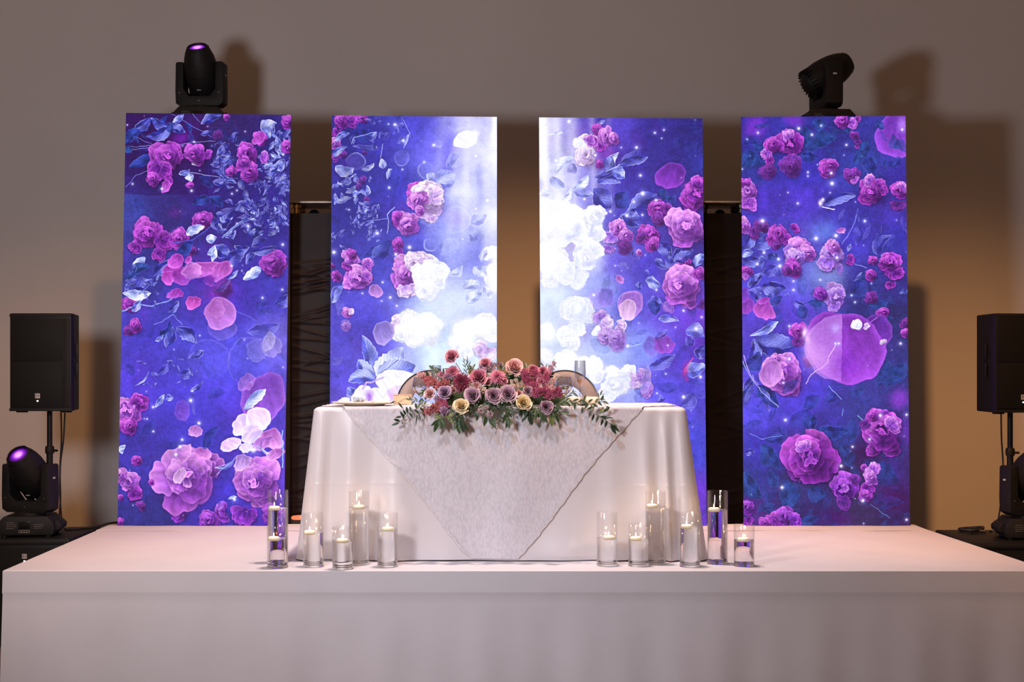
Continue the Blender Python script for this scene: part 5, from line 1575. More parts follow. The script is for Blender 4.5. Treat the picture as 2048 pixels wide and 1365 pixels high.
def build_cloth():
    th = thing('tablecloth', 'white satin tablecloth covering the head table down to the stage', 'tablecloth', ((TXL + TXR) / 2, (TYF + TYB) / 2, S0))
    ox, oy = (TXL + TXR) / 2, (TYF + TYB) / 2
    H_ = TZ - S0
    per = []
    r = .022
    nx, ny, na = 200, 70, 8
    seg = [((TXL + r, TYF), (TXR - r, TYF), nx, (0, -1)), ((TXR, TYF + r), (TXR, TYB - r), ny, (1, 0)), ((TXR - r, TYB), (TXL + r, TYB), nx, (0, 1)), ((TXL, TYB - r), (TXL, TYF + r), ny, (-1, 0))]
    cor = [(TXR - r, TYF + r, -PI / 2), (TXR - r, TYB - r, 0), (TXL + r, TYB - r, PI / 2), (TXL + r, TYF + r, PI)]
    for (a, b, n, nn), (cx, cy, a0) in zip(seg, cor):
        for i in range(n):
            k = i / n
            per.append((a[0] * (1 - k) + b[0] * k, a[1] * (1 - k) + b[1] * k, nn[0], nn[1], 0))
        for i in range(na):
            an = a0 + PI / 2 * i / na
            per.append((cx + r * math.cos(an), cy + r * math.sin(an), math.cos(an), math.sin(an), math.sin(PI * i / na)))
    ts = [0, .004, .010, .018, .03, .05, .08, .12, .17, .23, .29, .35, .41, .46, .485, .495, .50, .505, .51, .52, .55, .60, .65, .70, .75, .80, .84, .88, .91, .94, .96, .98, .992, 1.0]
    vs, fs = [], []
    N = len(per)
    for t in ts:
        edge = min(1, t / .018)
        for x, y, nx_, ny_, c in per:
            front = max(0.0, -ny_)
            o = fold_front(min(max(x, TXL), TXR), t) * front
            # ends: cones of cloth falling from the corners
            e = max(abs(nx_), 0)
            ys = (y - TYF) / (TYB - TYF)
            flare = .085 if nx_ < 0 else .105
            oe = .006 + t * (flare * (.55 + .45 * math.cos(ys * 2 * PI)) + .012 * math.sin(ys * 16))
            o = o * (1 - e) + oe * e if c == 0 else (fold_front(min(max(x, TXL), TXR), t) * front + oe * e) / max(1e-6, front + e)
            if ny_ > .1:
                o = max(o, .008 + .022 * t * (1 + .5 * math.sin(x * 14)))
            o = o * (edge if t > 0 else 0) + (-.010 if t == 0 else -.010 * (1 - edge) ** 2)
            z = TZ - t * H_ + (.0 if t else 0)
            if t == 0:
                z = TZ
            vs.append((x + nx_ * o - ox, y + ny_ * o - oy, z - S0))
    for j in range(len(ts) - 1):
        for k in range(N):
            k2 = (k + 1) % N
            fs.append((j * N + k, (j + 1) * N + k, (j + 1) * N + k2, j * N + k2))
    fs.append(tuple(range(N)))
    MB().add(vs, fs).obj('cloth', M['satin'], th, angle=50)
    # hem
    hv, hf = [], []
    for j, t in enumerate((.975, 1.0)):
        row = ts.index(.98 if j == 0 else 1.0)
        for k in range(N):
            x, y, nx_, ny_, c = per[k]
            p = vs[row * N + k]
            hv.append((p[0] + nx_ * .0012, p[1] + ny_ * .0012, p[2]))
    for k in range(N):
        k2 = (k + 1) % N
        hf.append((k, N + k, N + k2, k2))
    MB().add(hv, hf).obj('hem', M['satin'], th)


build_cloth()


def build_lace():
    th = thing('lace_overlay', 'white lace square laid cornerwise, its point hanging down the front of the table', 'lace overlay', (0, TYF, TZ))
    b = MB()
    L0, R0, L1, R1 = -.826, .640, -.197, .022
    TB = 1.0

    def edge(t, s, side):
        e = (L0 + (L1 - L0) * t) if side < 0 else (R0 + (R1 - R0) * t)
        return e + .0018 * math.sin(t * 120 + side) + .002 * math.sin(t * 53) + .010 * math.sin(t * 7 + 2 * side) * (t < .97)

    H_ = TZ - S0

    def f(u, v):
        if v < .3:                                         # lying on the table
            d = (1 - v / .3) * (TYB - TYF - .02)
            l = max(TXL + .012, L0 - d * .85)
            r_ = min(TXR - .012, R0 + d * .85)
            x = l + (r_ - l) * u
            return (x, d - (.004 if d < .01 else 0), .0035 + .0008 * math.sin(x * 60 + d * 40))
        t = (v - .3) / .7 * TB
        l, r_ = edge(t, u, -1), edge(t, u, 1)
        x = l + (r_ - l) * u
        out = fold_front(x, t) * min(1, t / .012) + .0045 + .003 * t
        ez = abs(u - .5) * 2
        out += .0010 * (ez ** 12) * (1 + math.sin(t * 70 + u * 9)) + t * .004 * math.sin(x * 16 + 3 * t)
        z = .0035 - t * (H_ - .004) if t > .012 else .0035 - t * t / .012 * H_ * .5
        return (x, -out, z)
    b.grid(f, 130, 150)
    b.obj('lace_sheet', M['lace'], th, angle=None)
    # scalloped border along both hanging edges and the tip
    for side in (-1, 1):
        e = MB()
        n = 150
        vs, fs = [], []
        for i in range(n + 1):
            t = .015 + (i / n) * .983
            xe = edge(t, 0, side)
            wob = .5 + .5 * abs(math.sin(t * 95))
            out = fold_front(xe, t) + .0055 + .003 * t
            vs += [(xe - side * .008, -out - .0004, .0035 - t * (H_ - .004)), (xe, -out - .0008, .0035 - t * (H_ - .004)), (xe + side * (.002 + .003 * wob), -out - .0002, .0035 - t * (H_ - .004) - .002)]
        for i in range(n):
            for k in range(2):
                fs.append((i * 3 + k, i * 3 + k + 1, i * 3 + k + 4, i * 3 + k + 3))
        e.add(vs, fs)
        e.obj('lace_border', M['lace_edge'], th)


build_lace()
# ------------------------------------------------------------------ chairs behind the table
def chair(label, px):
    Y = 8.27
    c = W(px, 810, Y)
    t = thing('banquet_chair', label, 'chair', (c.x, Y - .215, S0), 0, 'round back chairs behind the table')
    R, w = .198, .083
    zc = c.z - S0
    # flat metal ring of the back
    b = MB()
    n = 64
    prof = [(R, -.009), (R - .006, -.013), (R - w + .006, -.013), (R - w, -.009), (R - w, .009), (R - w + .006, .013), (R - .006, .013), (R, .009)]
    vs, fs = [], []
    for i in range(n):
        a = 2 * PI * i / n
        for r_, d in prof:
            vs.append((r_ * math.cos(a), .22 + d + .03 * math.sin(a), zc + r_ * math.sin(a)))
    m_ = len(prof)
    for i in range(n):
        for k in range(m_):
            fs.append((i * m_ + k, i * m_ + (k + 1) % m_, ((i + 1) % n) * m_ + (k + 1) % m_, ((i + 1) % n) * m_ + k))
    b.add(vs, fs)
    b.obj('backrest', M['gold'], t)
    rim = MB()
    rim.tube([((R + .001) * math.cos(2 * PI * i / n), .208 + .03 * math.sin(2 * PI * i / n), zc + (R + .001) * math.sin(2 * PI * i / n)) for i in range(n + 1)], .004, 6)
    rim.obj('rim', M['dark_steel'], t)
    MB().lathe([(0, .40), (.19, .40), (.20, .405), (.20, .43), (.19, .44), (0, .44)], 36).obj('seat_frame', M['gold'], t)
    MB().lathe([(0, .44), (.18, .44), (.195, .45), (.195, .475), (.17, .492), (0, .495)], 36).obj('seat_cushion', M['cushion'], t)
    for sx in (-1, 1):
        MB().tube([(sx * .13, .15, .42), (sx * .13, .205, .55), (sx * .125, .20, zc - R + .09)], .011, 10).obj('back_post', M['gold'], t)
    for sx in (-1, 1):
        for sy in (-1, 1):
            MB().tube([(sx * .14, sy * .14, .41), (sx * .17, sy * .175, 0)], .012, 10, r1=.009).obj('leg', M['gold'], t)
    return t


chair('champagne metal chair with a round ring back, behind the dinner plate end of the table', 862)
chair('champagne metal chair with a round ring back, behind the champagne flute', 1130)

# ------------------------------------------------------------------ things laid on the table
TT = TZ + .0055
pl = thing('dinner_plate', 'wide cream plate lying flat on the left end of the table', 'plate', (W(729, 0, 7.235).x, 7.235, TT))
MB().lathe([(0, .0), (.10, .0), (.105, .004), (.150, .010), (.164, .015), (.165, .017), (.150, .014), (.105, .008), (.098, .006), (0, .006)], 56).obj('dish', M['plate'], pl)
MB().lathe([(.1625, .0162), (.1645, .0185), (.1665, .0172), (.1650, .0150)], 56, cap=False).obj('rim', M['plate'], pl)
nk = thing('napkin', 'folded cream napkin on the plate under the forks', 'napkin', (W(726, 0, 7.25).x, 7.25, TT + .0065))
MB().box((0, 0, .004), (.10, .17, .008), bevel=.003).obj('lower_fold', M['napkin'], nk)
MB().box((.002, .004, .0105), (.094, .155, .005), bevel=.002).obj('upper_fold', M['napkin'], nk)


def fork(label, px, py):
    x, Y = W(px, 0, 7.2).x, 7.2
    t = thing('fork', label, 'fork', (x, Y, TT + .0212), 0, 'forks on the plate')
    MB().tube([(0, .15, .0), (0, .08, .004), (0, .03, .001), (0, 0, .000)], .0035, 8).obj('handle', M['steel'], t)
    h = MB()
    h.prism([(-.004, .01), (.004, .01), (.012, -.018), (.012, -.026), (-.012, -.026), (-.012, -.018)], -.0015, .0015, 'z', bevel=.0006)
    h.obj('head', M['steel'], t)
    for k in range(4):
        xx = -.0102 + .0068 * k
        MB().tube([(xx, -.024, 0), (xx, -.040, .002), (xx, -.052, .010), (xx, -.060, .022)], .0016, 6, r1=.001).obj('tine', M['dark_steel'], t)


fork('steel fork with its tines raised, nearer the table end, on the plate', 713.5, 0)
fork('steel fork with its tines raised, nearer the flowers, on the plate', 723.5, 0)

bx = thing('favour_box', 'small tan card box with a darker lid edge, left of the flowers', 'box', (W(806, 0, 7.42).x, 7.42, TT))
hb = PZ(789.5, 7.40) - TT
MB().box((0, 0, hb * .46), (.094, .06, hb * .92), bevel=.0015).obj('body', M['box'], bx)
MB().box((0, 0, hb * .95), (.098, .064, hb * .10), bevel=.001).obj('lid', M['box_lid'], bx)
MB().box((-.036, -.031, hb * .30), (.003, .001, .006)).obj('mark', M['black'], bx, smooth=False)

n2 = thing('napkin', 'rolled cream napkin lying at the foot of the champagne flute', 'napkin', (W(1163, 0, 7.29).x, 7.29, TT), .15)
MB().lathe([(0, -.09), (.017, -.089), (.021, -.08), (.022, 0), (.021, .08), (.017, .089), (0, .09)], 20, Matrix.Translation((0, 0, .021)) @ Matrix.Rotation(PI / 2, 4, 'Y')).obj('roll', M['napkin'], n2)
MB().lathe([(.0228, -.012), (.0235, -.010), (.0235, .010), (.0228, .012)], 20, Matrix.Translation((0, 0, .021)) @ Matrix.Rotation(PI / 2, 4, 'Y'), cap=False).obj('band', M['gold'], n2)


def stemware(name, label, px, Y, rim_y, bowl_r, bowl_h, rim_r, stem_r=.0042, foot_r=.034, fill=None):
    x = W(px, 0, Y).x
    top = PZ(rim_y, Y) - TT
    t = thing(name, label, 'glass', (x, Y, TT))
    zb = top - bowl_h
    foot = [(0, .001), (foot_r, .001), (foot_r, .003), (foot_r * .5, .006), (stem_r, .012)]
    MB().lathe(foot, 32, cap=False).obj('foot', M['fineglass'], t)
    MB().tube([(0, 0, .010), (0, 0, zb + .002)], stem_r, 10).obj('stem', M['fineglass'], t)
    prof = [(0.001, zb)]
    for k in range(1, 15):
        v = k / 14
        r_ = bowl_r * math.sin(min(1, v * 1.7) * PI / 2) ** .75
        if v > .45:
            r_ = bowl_r + (rim_r - bowl_r) * ((v - .45) / .55) ** 1.5
        prof.append((r_, zb + bowl_h * v))
    inner = [(max(.0005, r_ - .0012), z + (.002 if i == 0 else 0)) for i, (r_, z) in enumerate(prof)]
    MB().lathe(prof + inner[::-1], 40, cap=False).obj('bowl', M['fineglass'], t)
    if fill:
        lv, m_ = fill
        pf = [(0.0, zb + .0025)]
        for r_, z in inner[1:]:
            if z < zb + bowl_h * lv:
                pf.append((r_ - .0006, z))
        pf.append((pf[-1][0], zb + bowl_h * lv))
        pf.append((0.0, zb + bowl_h * lv))
        MB().lathe(pf, 32, cap=False).obj('champagne' if m_ is M['champagne'] else 'water', m_, t)
    return t


stemware('champagne_flute', 'tall champagne flute with a little gold champagne, right of the flowers', 1160, 7.42, 721.5, .0305, .140, .0275, fill=(.30, M['champagne']))
stemware('champagne_flute', 'champagne flute half hidden behind the coral blossoms at the left of the flowers', 873, 7.46, 731, .0285, .138, .024)
stemware('water_goblet', 'round water goblet standing between the tan box and the coral blossoms', 842, 7.42, 754.5, .046, .105, .036, foot_r=.038, fill=(.55, M['water']))
stemware('water_goblet', 'round water goblet beside the champagne flute, at the right of the flowers', 1128, 7.40, 754, .046, .105, .036, foot_r=.038, fill=(.55, M['water']))

# ------------------------------------------------------------------ floating candles in glass cylinders
def vase_proto(H_, wl):
    r = .0505
    t = bpy.data.objects.new('cylinder_vase', None)
    COL.objects.link(t)
    out = [(0, .0), (r - .003, .0), (r - .0008, .001), (r, .003), (r, H_ - .002), (r - .0008, H_ - .0004), (r - .0016, H_), (r - .0024, H_ - .0004), (r - .003, H_ - .002), (r - .003, .013), (r - .0032, .0122), (0, .0118)]
    g = MB().lathe(out, 56, cap=False).obj('glass', M['glass'], t)
    MB().lathe([(0, .0004), (r - .0012, .0004), (r - .0006, .001), (r - .0006, .0105), (r - .0032, .0112), (0, .0112)], 56, cap=False).obj('glass_base', M['base_glass'], t)
    w = r - .0034
    MB().lathe([(0, .0128), (w - .004, .0130), (w, .0170), (w, wl - .001), (w + .0003, wl), (w - .0015, wl - .0006), (0, wl - .0006)], 56, cap=False).obj('water', M['water'], t)
    return t


def candle_proto():
    c = bpy.data.objects.new('floating_candle', None)
    COL.objects.link(c)
    MB().lathe([(0, -.0085), (.018, -.0085), (.024, -.006), (.0272, -.001), (.0275, .003), (.0262, .0065), (.022, .0090), (.012, .0085), (.004, .0078), (0, .0076)], 36, cap=False).obj('wax', M['wax'], c)
    MB().tube([(0, 0, .007), (.0004, 0, .012), (.001, 0, .016)], .0009, 6).obj('wick', M['wick'], c)
    MB().lathe([(0, .0125), (.0022, .0145), (.0030, .0175), (.0025, .0215), (.0013, .0260), (0, .0300)], 14, cap=False).obj('flame', M['flame'], c)
    d = bpy.data.lights.new('candle_glow', 'POINT')
    d.energy = 0.23
    d.color = (1.0, 0.60, 0.28)
    d.shadow_soft_size = .006
    o = bpy.data.objects.new('candle_glow', d)
    COL.objects.link(o)
    o.parent = c
    o.location = (0, 0, .024)
    return c


#        cx     top    bottom  water  candle x, vase label, candle label
vases = [
    (556, 983, 1127, 1017, 549, 'tall glass cylinder at the far left of the candles, directly behind a short one', 'floating candle in the tall cylinder standing in front of the leftmost screen'),
    (555, 1053, 1139, 1078, 548, 'short glass cylinder at the far left of the candles, in front of a tall one', 'floating candle in the leftmost short cylinder, beside the tablecloth'),
    (627, 1030, 1136, 1066, 617, 'medium glass cylinder in front of the left bottom corner of the tablecloth', 'floating candle in the medium cylinder at the left bottom corner of the tablecloth'),
    (685.5, 1055, 1141, 1082, 685, 'short glass cylinder between the two medium ones left of the lace point', 'floating candle in the short cylinder overlapping a tall one, left of the lace'),
    (718, 986.5, 1132, 1015, 718, 'tall glass cylinder against the tablecloth, left of the lace point', 'floating candle in the tall cylinder close to the tablecloth, left of the lace point'),
    (775, 1029, 1136, 1059, 776, 'medium glass cylinder nearest the lace point on its left', 'floating candle in the medium cylinder nearest the lace point on its left'),
    (1214, 1027, 1134, 1076, 1217, 'medium glass cylinder nearest the lace point on its right, less full', 'floating candle in the medium cylinder nearest the lace point on its right'),
    (1277, 1052, 1135, 1078, 1271.5, 'short glass cylinder overlapping a tall one right of the lace point', 'floating candle in the short cylinder overlapping a tall one right of the lace point'),
    (1311, 984.6, 1131, 1013, 1301, 'tall glass cylinder against the tablecloth, right of the lace point', 'floating candle in the tall cylinder close to the tablecloth, right of the lace point'),
    (1380, 1031, 1136, 1054, 1373, 'medium glass cylinder in front of the right bottom corner of the tablecloth', 'floating candle in the medium cylinder at the right bottom corner of the tablecloth'),
    (1435, 985.5, 1130.5, 1020, 1427, 'tall glass cylinder right of the tablecloth, in front of the dark truss gap', 'floating candle in the tall cylinder right of the tablecloth'),
    (1488, 1049, 1135, 1080, 1486, 'short glass cylinder at the far right of the candles', 'floating candle in the short cylinder at the far right'),
]
cand0 = None
ZS = STZ + .0052
for i, (cx, ty, by, wy, kx, lab, clab) in enumerate(vases):
    yf = (CAMZ - ZS) * F / (by - HZ)                 # the near foot of the glass
    Y = yf + .0505
    if i == 0:
        Y = 6.965
    H_ = PZ(ty, Y) - ZS
    H_ = min((.200, .258, .355), key=lambda h: abs(h - H_))
    wl = PZ(wy, Y) - ZS
    v = vase_proto(H_, wl)
    tag(v, lab, 'vase', 'glass cylinders with floating candles')
    v.location = (W(cx, 0, Y).x, Y, ZS)
    if cand0 is None:
        c = cand0 = candle_proto()
    else:
        c = copy_tree(cand0)
    tag(c, clab, 'candle', 'floating candles')
    dx = max(-.018, min(.018, W(kx, 0, Y).x - v.location.x))
    c.location = v.location + Vector((dx, -.004, wl + .001))
    c.rotation_euler = (0, 0, i * 1.3)
# ------------------------------------------------------------------ flowers
PAL = {
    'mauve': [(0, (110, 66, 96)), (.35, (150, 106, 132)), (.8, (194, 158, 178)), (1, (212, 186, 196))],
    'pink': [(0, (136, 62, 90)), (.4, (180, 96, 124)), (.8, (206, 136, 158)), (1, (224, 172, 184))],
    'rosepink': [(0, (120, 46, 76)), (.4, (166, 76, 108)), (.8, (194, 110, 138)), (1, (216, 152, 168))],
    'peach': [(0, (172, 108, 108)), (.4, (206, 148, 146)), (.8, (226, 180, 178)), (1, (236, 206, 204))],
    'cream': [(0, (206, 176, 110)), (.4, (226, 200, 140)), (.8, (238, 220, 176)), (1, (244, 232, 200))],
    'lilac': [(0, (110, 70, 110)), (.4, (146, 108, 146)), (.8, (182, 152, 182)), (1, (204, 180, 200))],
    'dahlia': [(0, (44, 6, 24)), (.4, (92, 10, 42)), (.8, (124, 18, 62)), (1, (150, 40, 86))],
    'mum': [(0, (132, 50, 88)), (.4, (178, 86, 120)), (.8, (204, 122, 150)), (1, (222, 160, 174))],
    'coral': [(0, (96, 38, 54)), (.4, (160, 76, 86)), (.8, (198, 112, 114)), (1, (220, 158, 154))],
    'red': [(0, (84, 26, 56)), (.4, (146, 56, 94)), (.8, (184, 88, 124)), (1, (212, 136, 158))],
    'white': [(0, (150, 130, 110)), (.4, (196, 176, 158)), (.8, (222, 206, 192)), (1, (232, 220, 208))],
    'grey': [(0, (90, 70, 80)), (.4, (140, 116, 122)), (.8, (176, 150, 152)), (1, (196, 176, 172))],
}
for k, v in PAL.items():
    M['petal_' + k] = mat_ramp('petal_' + k, v, sss=0.0)


def rose_mesh(seed, n=24, openness=1.0):
    """unit rose facing +z: overlapping cupped petals wound round the heart"""
    g = random.Random(seed)
    mb = MB()
    for i in range(n):
        q = i / (n - 1)
        a0 = i * 2.39996 + g.uniform(-.15, .15)
        rb = .06 + .26 * q
        rt = .11 + .80 * q ** .92 * openness
        h = .92 - .34 * q ** 1.5
        z0 = -.05 - .40 * q
        half = 1.25 - .55 * q + g.uniform(-.06, .06)
        curl = .24 * max(0, q - .30)
        ph = g.uniform(0, 6)

        def f(u, v, rb=rb, rt=rt, h=h, z0=z0, half=half, curl=curl, a0=a0, ph=ph, q=q):
            s = 2 * u - 1
            wv = .50 + .50 * math.sin(PI * min(1, .15 + v * .55))
            an = a0 + s * half * wv
            r_ = rb + (rt - rb) * v ** (1.2 + .4 * (1 - q)) + .02 * math.sin(4 * s + ph) * v
            top = 1 - .24 * abs(s) ** 2.6
            z = z0 + (h - z0) * (v * top)
            k = max(0, (v - .72) / .28)
            z -= curl * k * k * .9
            r_ += curl * k * .55
            return (r_ * math.cos(an), r_ * math.sin(an), z)
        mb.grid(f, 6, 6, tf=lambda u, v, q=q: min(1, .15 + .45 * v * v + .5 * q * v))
    # calyx
    mb.lathe([(.0, -.62), (.10, -.60), (.22, -.46), (.30, -.32), (.2, -.28)], 10, cap=False)
    return mb


def spiky_mesh(seed, rows, r0, wide, flat=1.0, cup=.0):
    """dahlia or chrysanthemum: rows of narrow pointed petals on a dome"""
    g = random.Random(seed)
    mb = MB()
    nr = len(rows)
    for j, n in enumerate(rows):
        q = j / (nr - 1)
        el = (1 - q) * 1.42 - .25 * q
        L = r0 * (.40 + .60 * q)
        for k in range(n):
            a = 2 * PI * (k + .5 * (j % 2)) / n + g.uniform(-.08, .08)
            e = el + g.uniform(-.10, .10)
            d = Vector((math.cos(e) * math.cos(a), math.cos(e) * math.sin(a), math.sin(e) * flat))
            s = Vector((-math.sin(a), math.cos(a), 0))
            nn = d.cross(s) * -1
            w = wide * (.6 + .5 * q)
            LL = L * g.uniform(.88, 1.08)
            p0 = d * .06
            tip = d * LL + nn * cup * LL
            m1 = d * LL * .45 + nn * (.03 + cup * .2) * LL
            m2 = d * LL * .8 + nn * (.02 + cup * .55) * LL
            vs = [p0 - s * w * .3, p0 + s * w * .3, m1 - s * w, m1 - nn * w * .45, m1 + s * w, m2 - s * w * .8, m2 - nn * w * .35, m2 + s * w * .8, tip]
            tt = [.05, .05, .4 + .2 * q, .25, .4 + .2 * q, .75, .5, .75, 1]
            mb.add(vs, [(0, 3, 2), (0, 1, 3), (1, 4, 3), (2, 3, 6, 5), (3, 4, 7, 6), (5, 6, 8), (6, 7, 8)], None, tt)
    mb.lathe([(0, -.35), (.12, -.30), (.20, -.1), (.1, 0)], 10, cap=False)
    return mb


def floret_mesh(seed, n=7, ruffle=.22):
    """small ruffled blossom of a stock spike"""
    g = random.Random(seed)
    mb = MB()
    for lay, (cnt, rr, zz) in enumerate(((n, 1.0, .0), (n - 2, .68, .25), (3, .36, .42))):
        for k in range(cnt):
            a0 = 2 * PI * k / cnt + lay * .4 + g.uniform(-.2, .2)
            hw = 2.6 / cnt
            ph = g.uniform(0, 6)
            rr2 = rr * g.uniform(.85, 1.1)

            def f(u, v, a0=a0, hw=hw, rr2=rr2, zz=zz, ph=ph):
                s = 2 * u - 1
                an = a0 + s * hw * (.35 + .65 * v)
                r_ = rr2 * v * (1 - .12 * s * s)
                return (r_ * math.cos(an), r_ * math.sin(an), zz * (1 - .4 * v) + .35 * v * v + ruffle * v * math.sin(5 * s + ph))
            mb.grid(f, 5, 3, tf=lambda u, v, lay=lay: min(1, .2 + .65 * v + .1 * lay * 0))
    return mb


def leaf_mesh(wid, tipp=1.0, fold=.25, droop=.25):
    """unit leaf along +y, face +z"""
    mb = MB()

    def f(u, v):
        s = 2 * u - 1
        w = wid * math.sin(PI * min(1, v ** .82)) ** .85 * .5
        return (s * w, v, abs(s) * w * fold - droop * v * v * .4)
    mb.grid(f, 4, 8)
    return mb


ME = {}
for k in ('mauve', 'pink', 'rosepink', 'peach', 'cream', 'lilac'):
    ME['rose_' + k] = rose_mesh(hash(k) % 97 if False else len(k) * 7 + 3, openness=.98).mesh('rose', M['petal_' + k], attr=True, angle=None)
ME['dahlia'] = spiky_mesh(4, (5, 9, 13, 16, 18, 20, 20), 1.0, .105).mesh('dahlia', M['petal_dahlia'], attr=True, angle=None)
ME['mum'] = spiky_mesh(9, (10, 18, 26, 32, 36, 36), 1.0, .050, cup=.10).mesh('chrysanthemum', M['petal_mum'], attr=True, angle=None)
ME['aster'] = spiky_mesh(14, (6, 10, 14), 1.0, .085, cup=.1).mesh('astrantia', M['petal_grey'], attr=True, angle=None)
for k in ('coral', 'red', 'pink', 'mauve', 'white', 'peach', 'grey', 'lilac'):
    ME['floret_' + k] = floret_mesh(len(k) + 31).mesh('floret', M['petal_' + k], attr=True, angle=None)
ME['leaf'] = leaf_mesh(.36).mesh('leaf', M['leaf'], angle=None)
ME['leaf_dark'] = leaf_mesh(.36).mesh('leaf', M['leaf_dark'], angle=None)
ME['leaf_pale'] = leaf_mesh(.38).mesh('leaf', M['leaf_pale'], angle=None)
ME['leaf_grey'] = leaf_mesh(.26).mesh('leaf', M['leaf_grey'], angle=None)
ME['leaf_slim'] = leaf_mesh(.17, fold=.2).mesh('leaf', M['leaf_dark'], angle=None)

FB = Vector((W(1010, 0, 7.18).x, 7.18, TT))
FA = thing('flower_arrangement', 'long low arrangement of mauve, cream and red flowers with trailing leaves on the table front', 'flowers', FB)


def fy(py):
    """the arrangement leans out: lower flowers sit nearer the viewer"""
    return max(6.968, 7.20 - .0022 * (py - 715))


def fp(px, py, dy=0.0):
    Y = fy(py) + dy
    return W(px, py, Y)


def aim(o, d, roll=0.0):
    q = Vector(d).to_track_quat('Z', 'Y')
    o.rotation_mode = 'QUATERNION'
    o.rotation_quaternion = q @ Quaternion((0, 0, 1), roll)


def bloom(name, me, px, py, rpx, face=(0, -1, .35), dy=0.0, parent=None, label=None, roll=None):
    p = fp(px, py, dy)
    r = rpx * p.y / F
    o = bpy.data.objects.new(name, me)
    COL.objects.link(o)
    o.parent = parent or FA
    o.location = p - FB if parent is None else p - FB - parent.location
    o.scale = (r, r, r)
    aim(o, face, rnd.uniform(0, 6.28) if roll is None else roll)
    if label:
        o['label'] = label
    return o


roses = [
    (905, 716, 13.5, 'pink', (-.45, -1, .55), -.01, 'dusty pink rose standing highest on its own stem'),
    (958, 759, 17, 'rosepink', (-.2, -1, .55), 0, 'deep dusty pink rose'),
    (947, 793, 16, 'mauve', (-.35, -1, .25), -.02, 'mauve rose'),
    (987, 793, 15.5, 'mauve', (.05, -1, .25), -.02, 'mauve rose'),
    (1016, 791, 16.5, 'mauve', (.0, -1, .35), -.02, 'mauve rose'),
    (890, 788, 13.5, 'lilac', (-.2, -1, .45), -.01, 'lilac rose'),
    (923, 815, 15, 'cream', (-.1, -1, .45), -.01, 'cream rose'),
    (1046, 808, 15, 'cream', (.25, -1, .35), -.015, 'cream rose'),
    (1092, 815, 13, 'mauve', (.2, -1, .1), -.015, 'small mauve rose lowest at the right'),
    (1028, 739, 17, 'peach', (.2, -1, .6), 0, 'peach rose at the top'),
    (1055, 784, 10, 'mauve', (.3, -1, .3), 0, 'mauve rose'),
    (861, 790, 11, 'peach', (-.4, -1, .5), .02, 'pale pink rose'),
    (971, 731, 12, 'pink', (-.1, -1, .9), .06, 'dusty pink rose'),
    (905, 782, 8, 'peach', (.2, -1, .8), .02, 'pale peach rose'),
    (944, 747, 8, 'cream', (0, -1, .9), .07, 'cream rose'),
    (1066, 745, 12, 'rosepink', (.3, -1, .7), .03, 'deep dusty pink rose'),
    (1038, 790, 8, 'peach', (.1, -1, .4), .02, 'peach rose'),
]
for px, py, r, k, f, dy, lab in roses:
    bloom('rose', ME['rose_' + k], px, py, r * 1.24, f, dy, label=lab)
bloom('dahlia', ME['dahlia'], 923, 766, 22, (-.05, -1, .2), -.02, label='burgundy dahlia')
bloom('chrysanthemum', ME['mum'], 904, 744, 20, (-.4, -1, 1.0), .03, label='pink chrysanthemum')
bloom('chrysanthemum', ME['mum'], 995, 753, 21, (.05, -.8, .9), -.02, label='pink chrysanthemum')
for px, py, r in ((962, 823, 10), (981, 829, 11), (972, 816, 7)):
    bloom('astrantia', ME['aster'], px, py, r, (rnd.uniform(-.4, .4), -1, .3), -.02)


def spike(name, pts, label=None):
    """a stem crowded with florets: (px, py, radius px, colour)"""
    p0 = fp(*pts[0][:2])
    stem = MB()
    allp = [fp(a, b, .012) - FB for a, b, *_ in pts]
    if len(allp) > 1:
        stem.tube([allp[i] for i in range(len(allp))], .002, 6)
    s = stem.obj(name, M['stem'], FA)
    if label:
        s['label'] = label
    for a, b, r, k in pts:
        d = (rnd.uniform(-.7, .7), -1, rnd.uniform(-.2, .8))
        p = fp(a, b, -.006 + rnd.uniform(-.01, .01)) - FB
        o = put('floret', ME['floret_' + k], s, p)
        rr = r * 1.18 * 7.15 / F
        o.scale = (rr, rr, rr)
        aim(o, d, rnd.uniform(0, 6.28))


def run(path, n, r0, r1, cols, jit=4.0):
    out = []
    for i in range(n):
        t = i / (n - 1) * (len(path) - 1)
        k = min(int(t), len(path) - 2)
        f = t - k
        x = path[k][0] * (1 - f) + path[k + 1][0] * f + rnd.uniform(-jit, jit)
        y = path[k][1] * (1 - f) + path[k + 1][1] * f + rnd.uniform(-jit, jit)
        c = cols[min(len(cols) - 1, int(i / n * len(cols)))]
        out.append((x, y, r0 + (r1 - r0) * i / (n - 1), c))
    return out


spike('stock_flower', run([(840, 747), (850, 757), (858, 768)], 9, 4.5, 7, ['peach', 'coral', 'coral']), 'coral stock spike with pale buds at its tip')
spike('stock_flower', run([(862, 762), (872, 768), (882, 773), (893, 770)], 11, 7, 7.5, ['coral', 'coral', 'coral']), 'coral stock spike')
spike('stock_flower', run([(852, 828), (866, 820), (878, 812), (886, 806)], 13, 5.5, 8, ['coral', 'coral', 'coral', 'red']), 'coral stock spike hanging low at the left')
spike('stock_flower', run([(893, 822), (886, 826), (890, 812)], 5, 6, 7, ['lilac', 'red']), 'purple red stock spike')
spike('stock_flower', run([(1108, 730), (1101, 742), (1094, 754), (1084, 762)], 13, 4, 8, ['mauve', 'pink', 'red', 'red']), 'red stock spike with a mauve tip')
spike('stock_flower', run([(1048, 744), (1052, 756), (1062, 768), (1074, 770)], 11, 7.5, 8, ['red', 'red', 'rosepink' if False else 'red']), 'red stock spike')
spike('stock_flower', run([(1072, 788), (1084, 784), (1098, 788)], 9, 7.5, 8, ['red', 'red']), 'red stock spike')
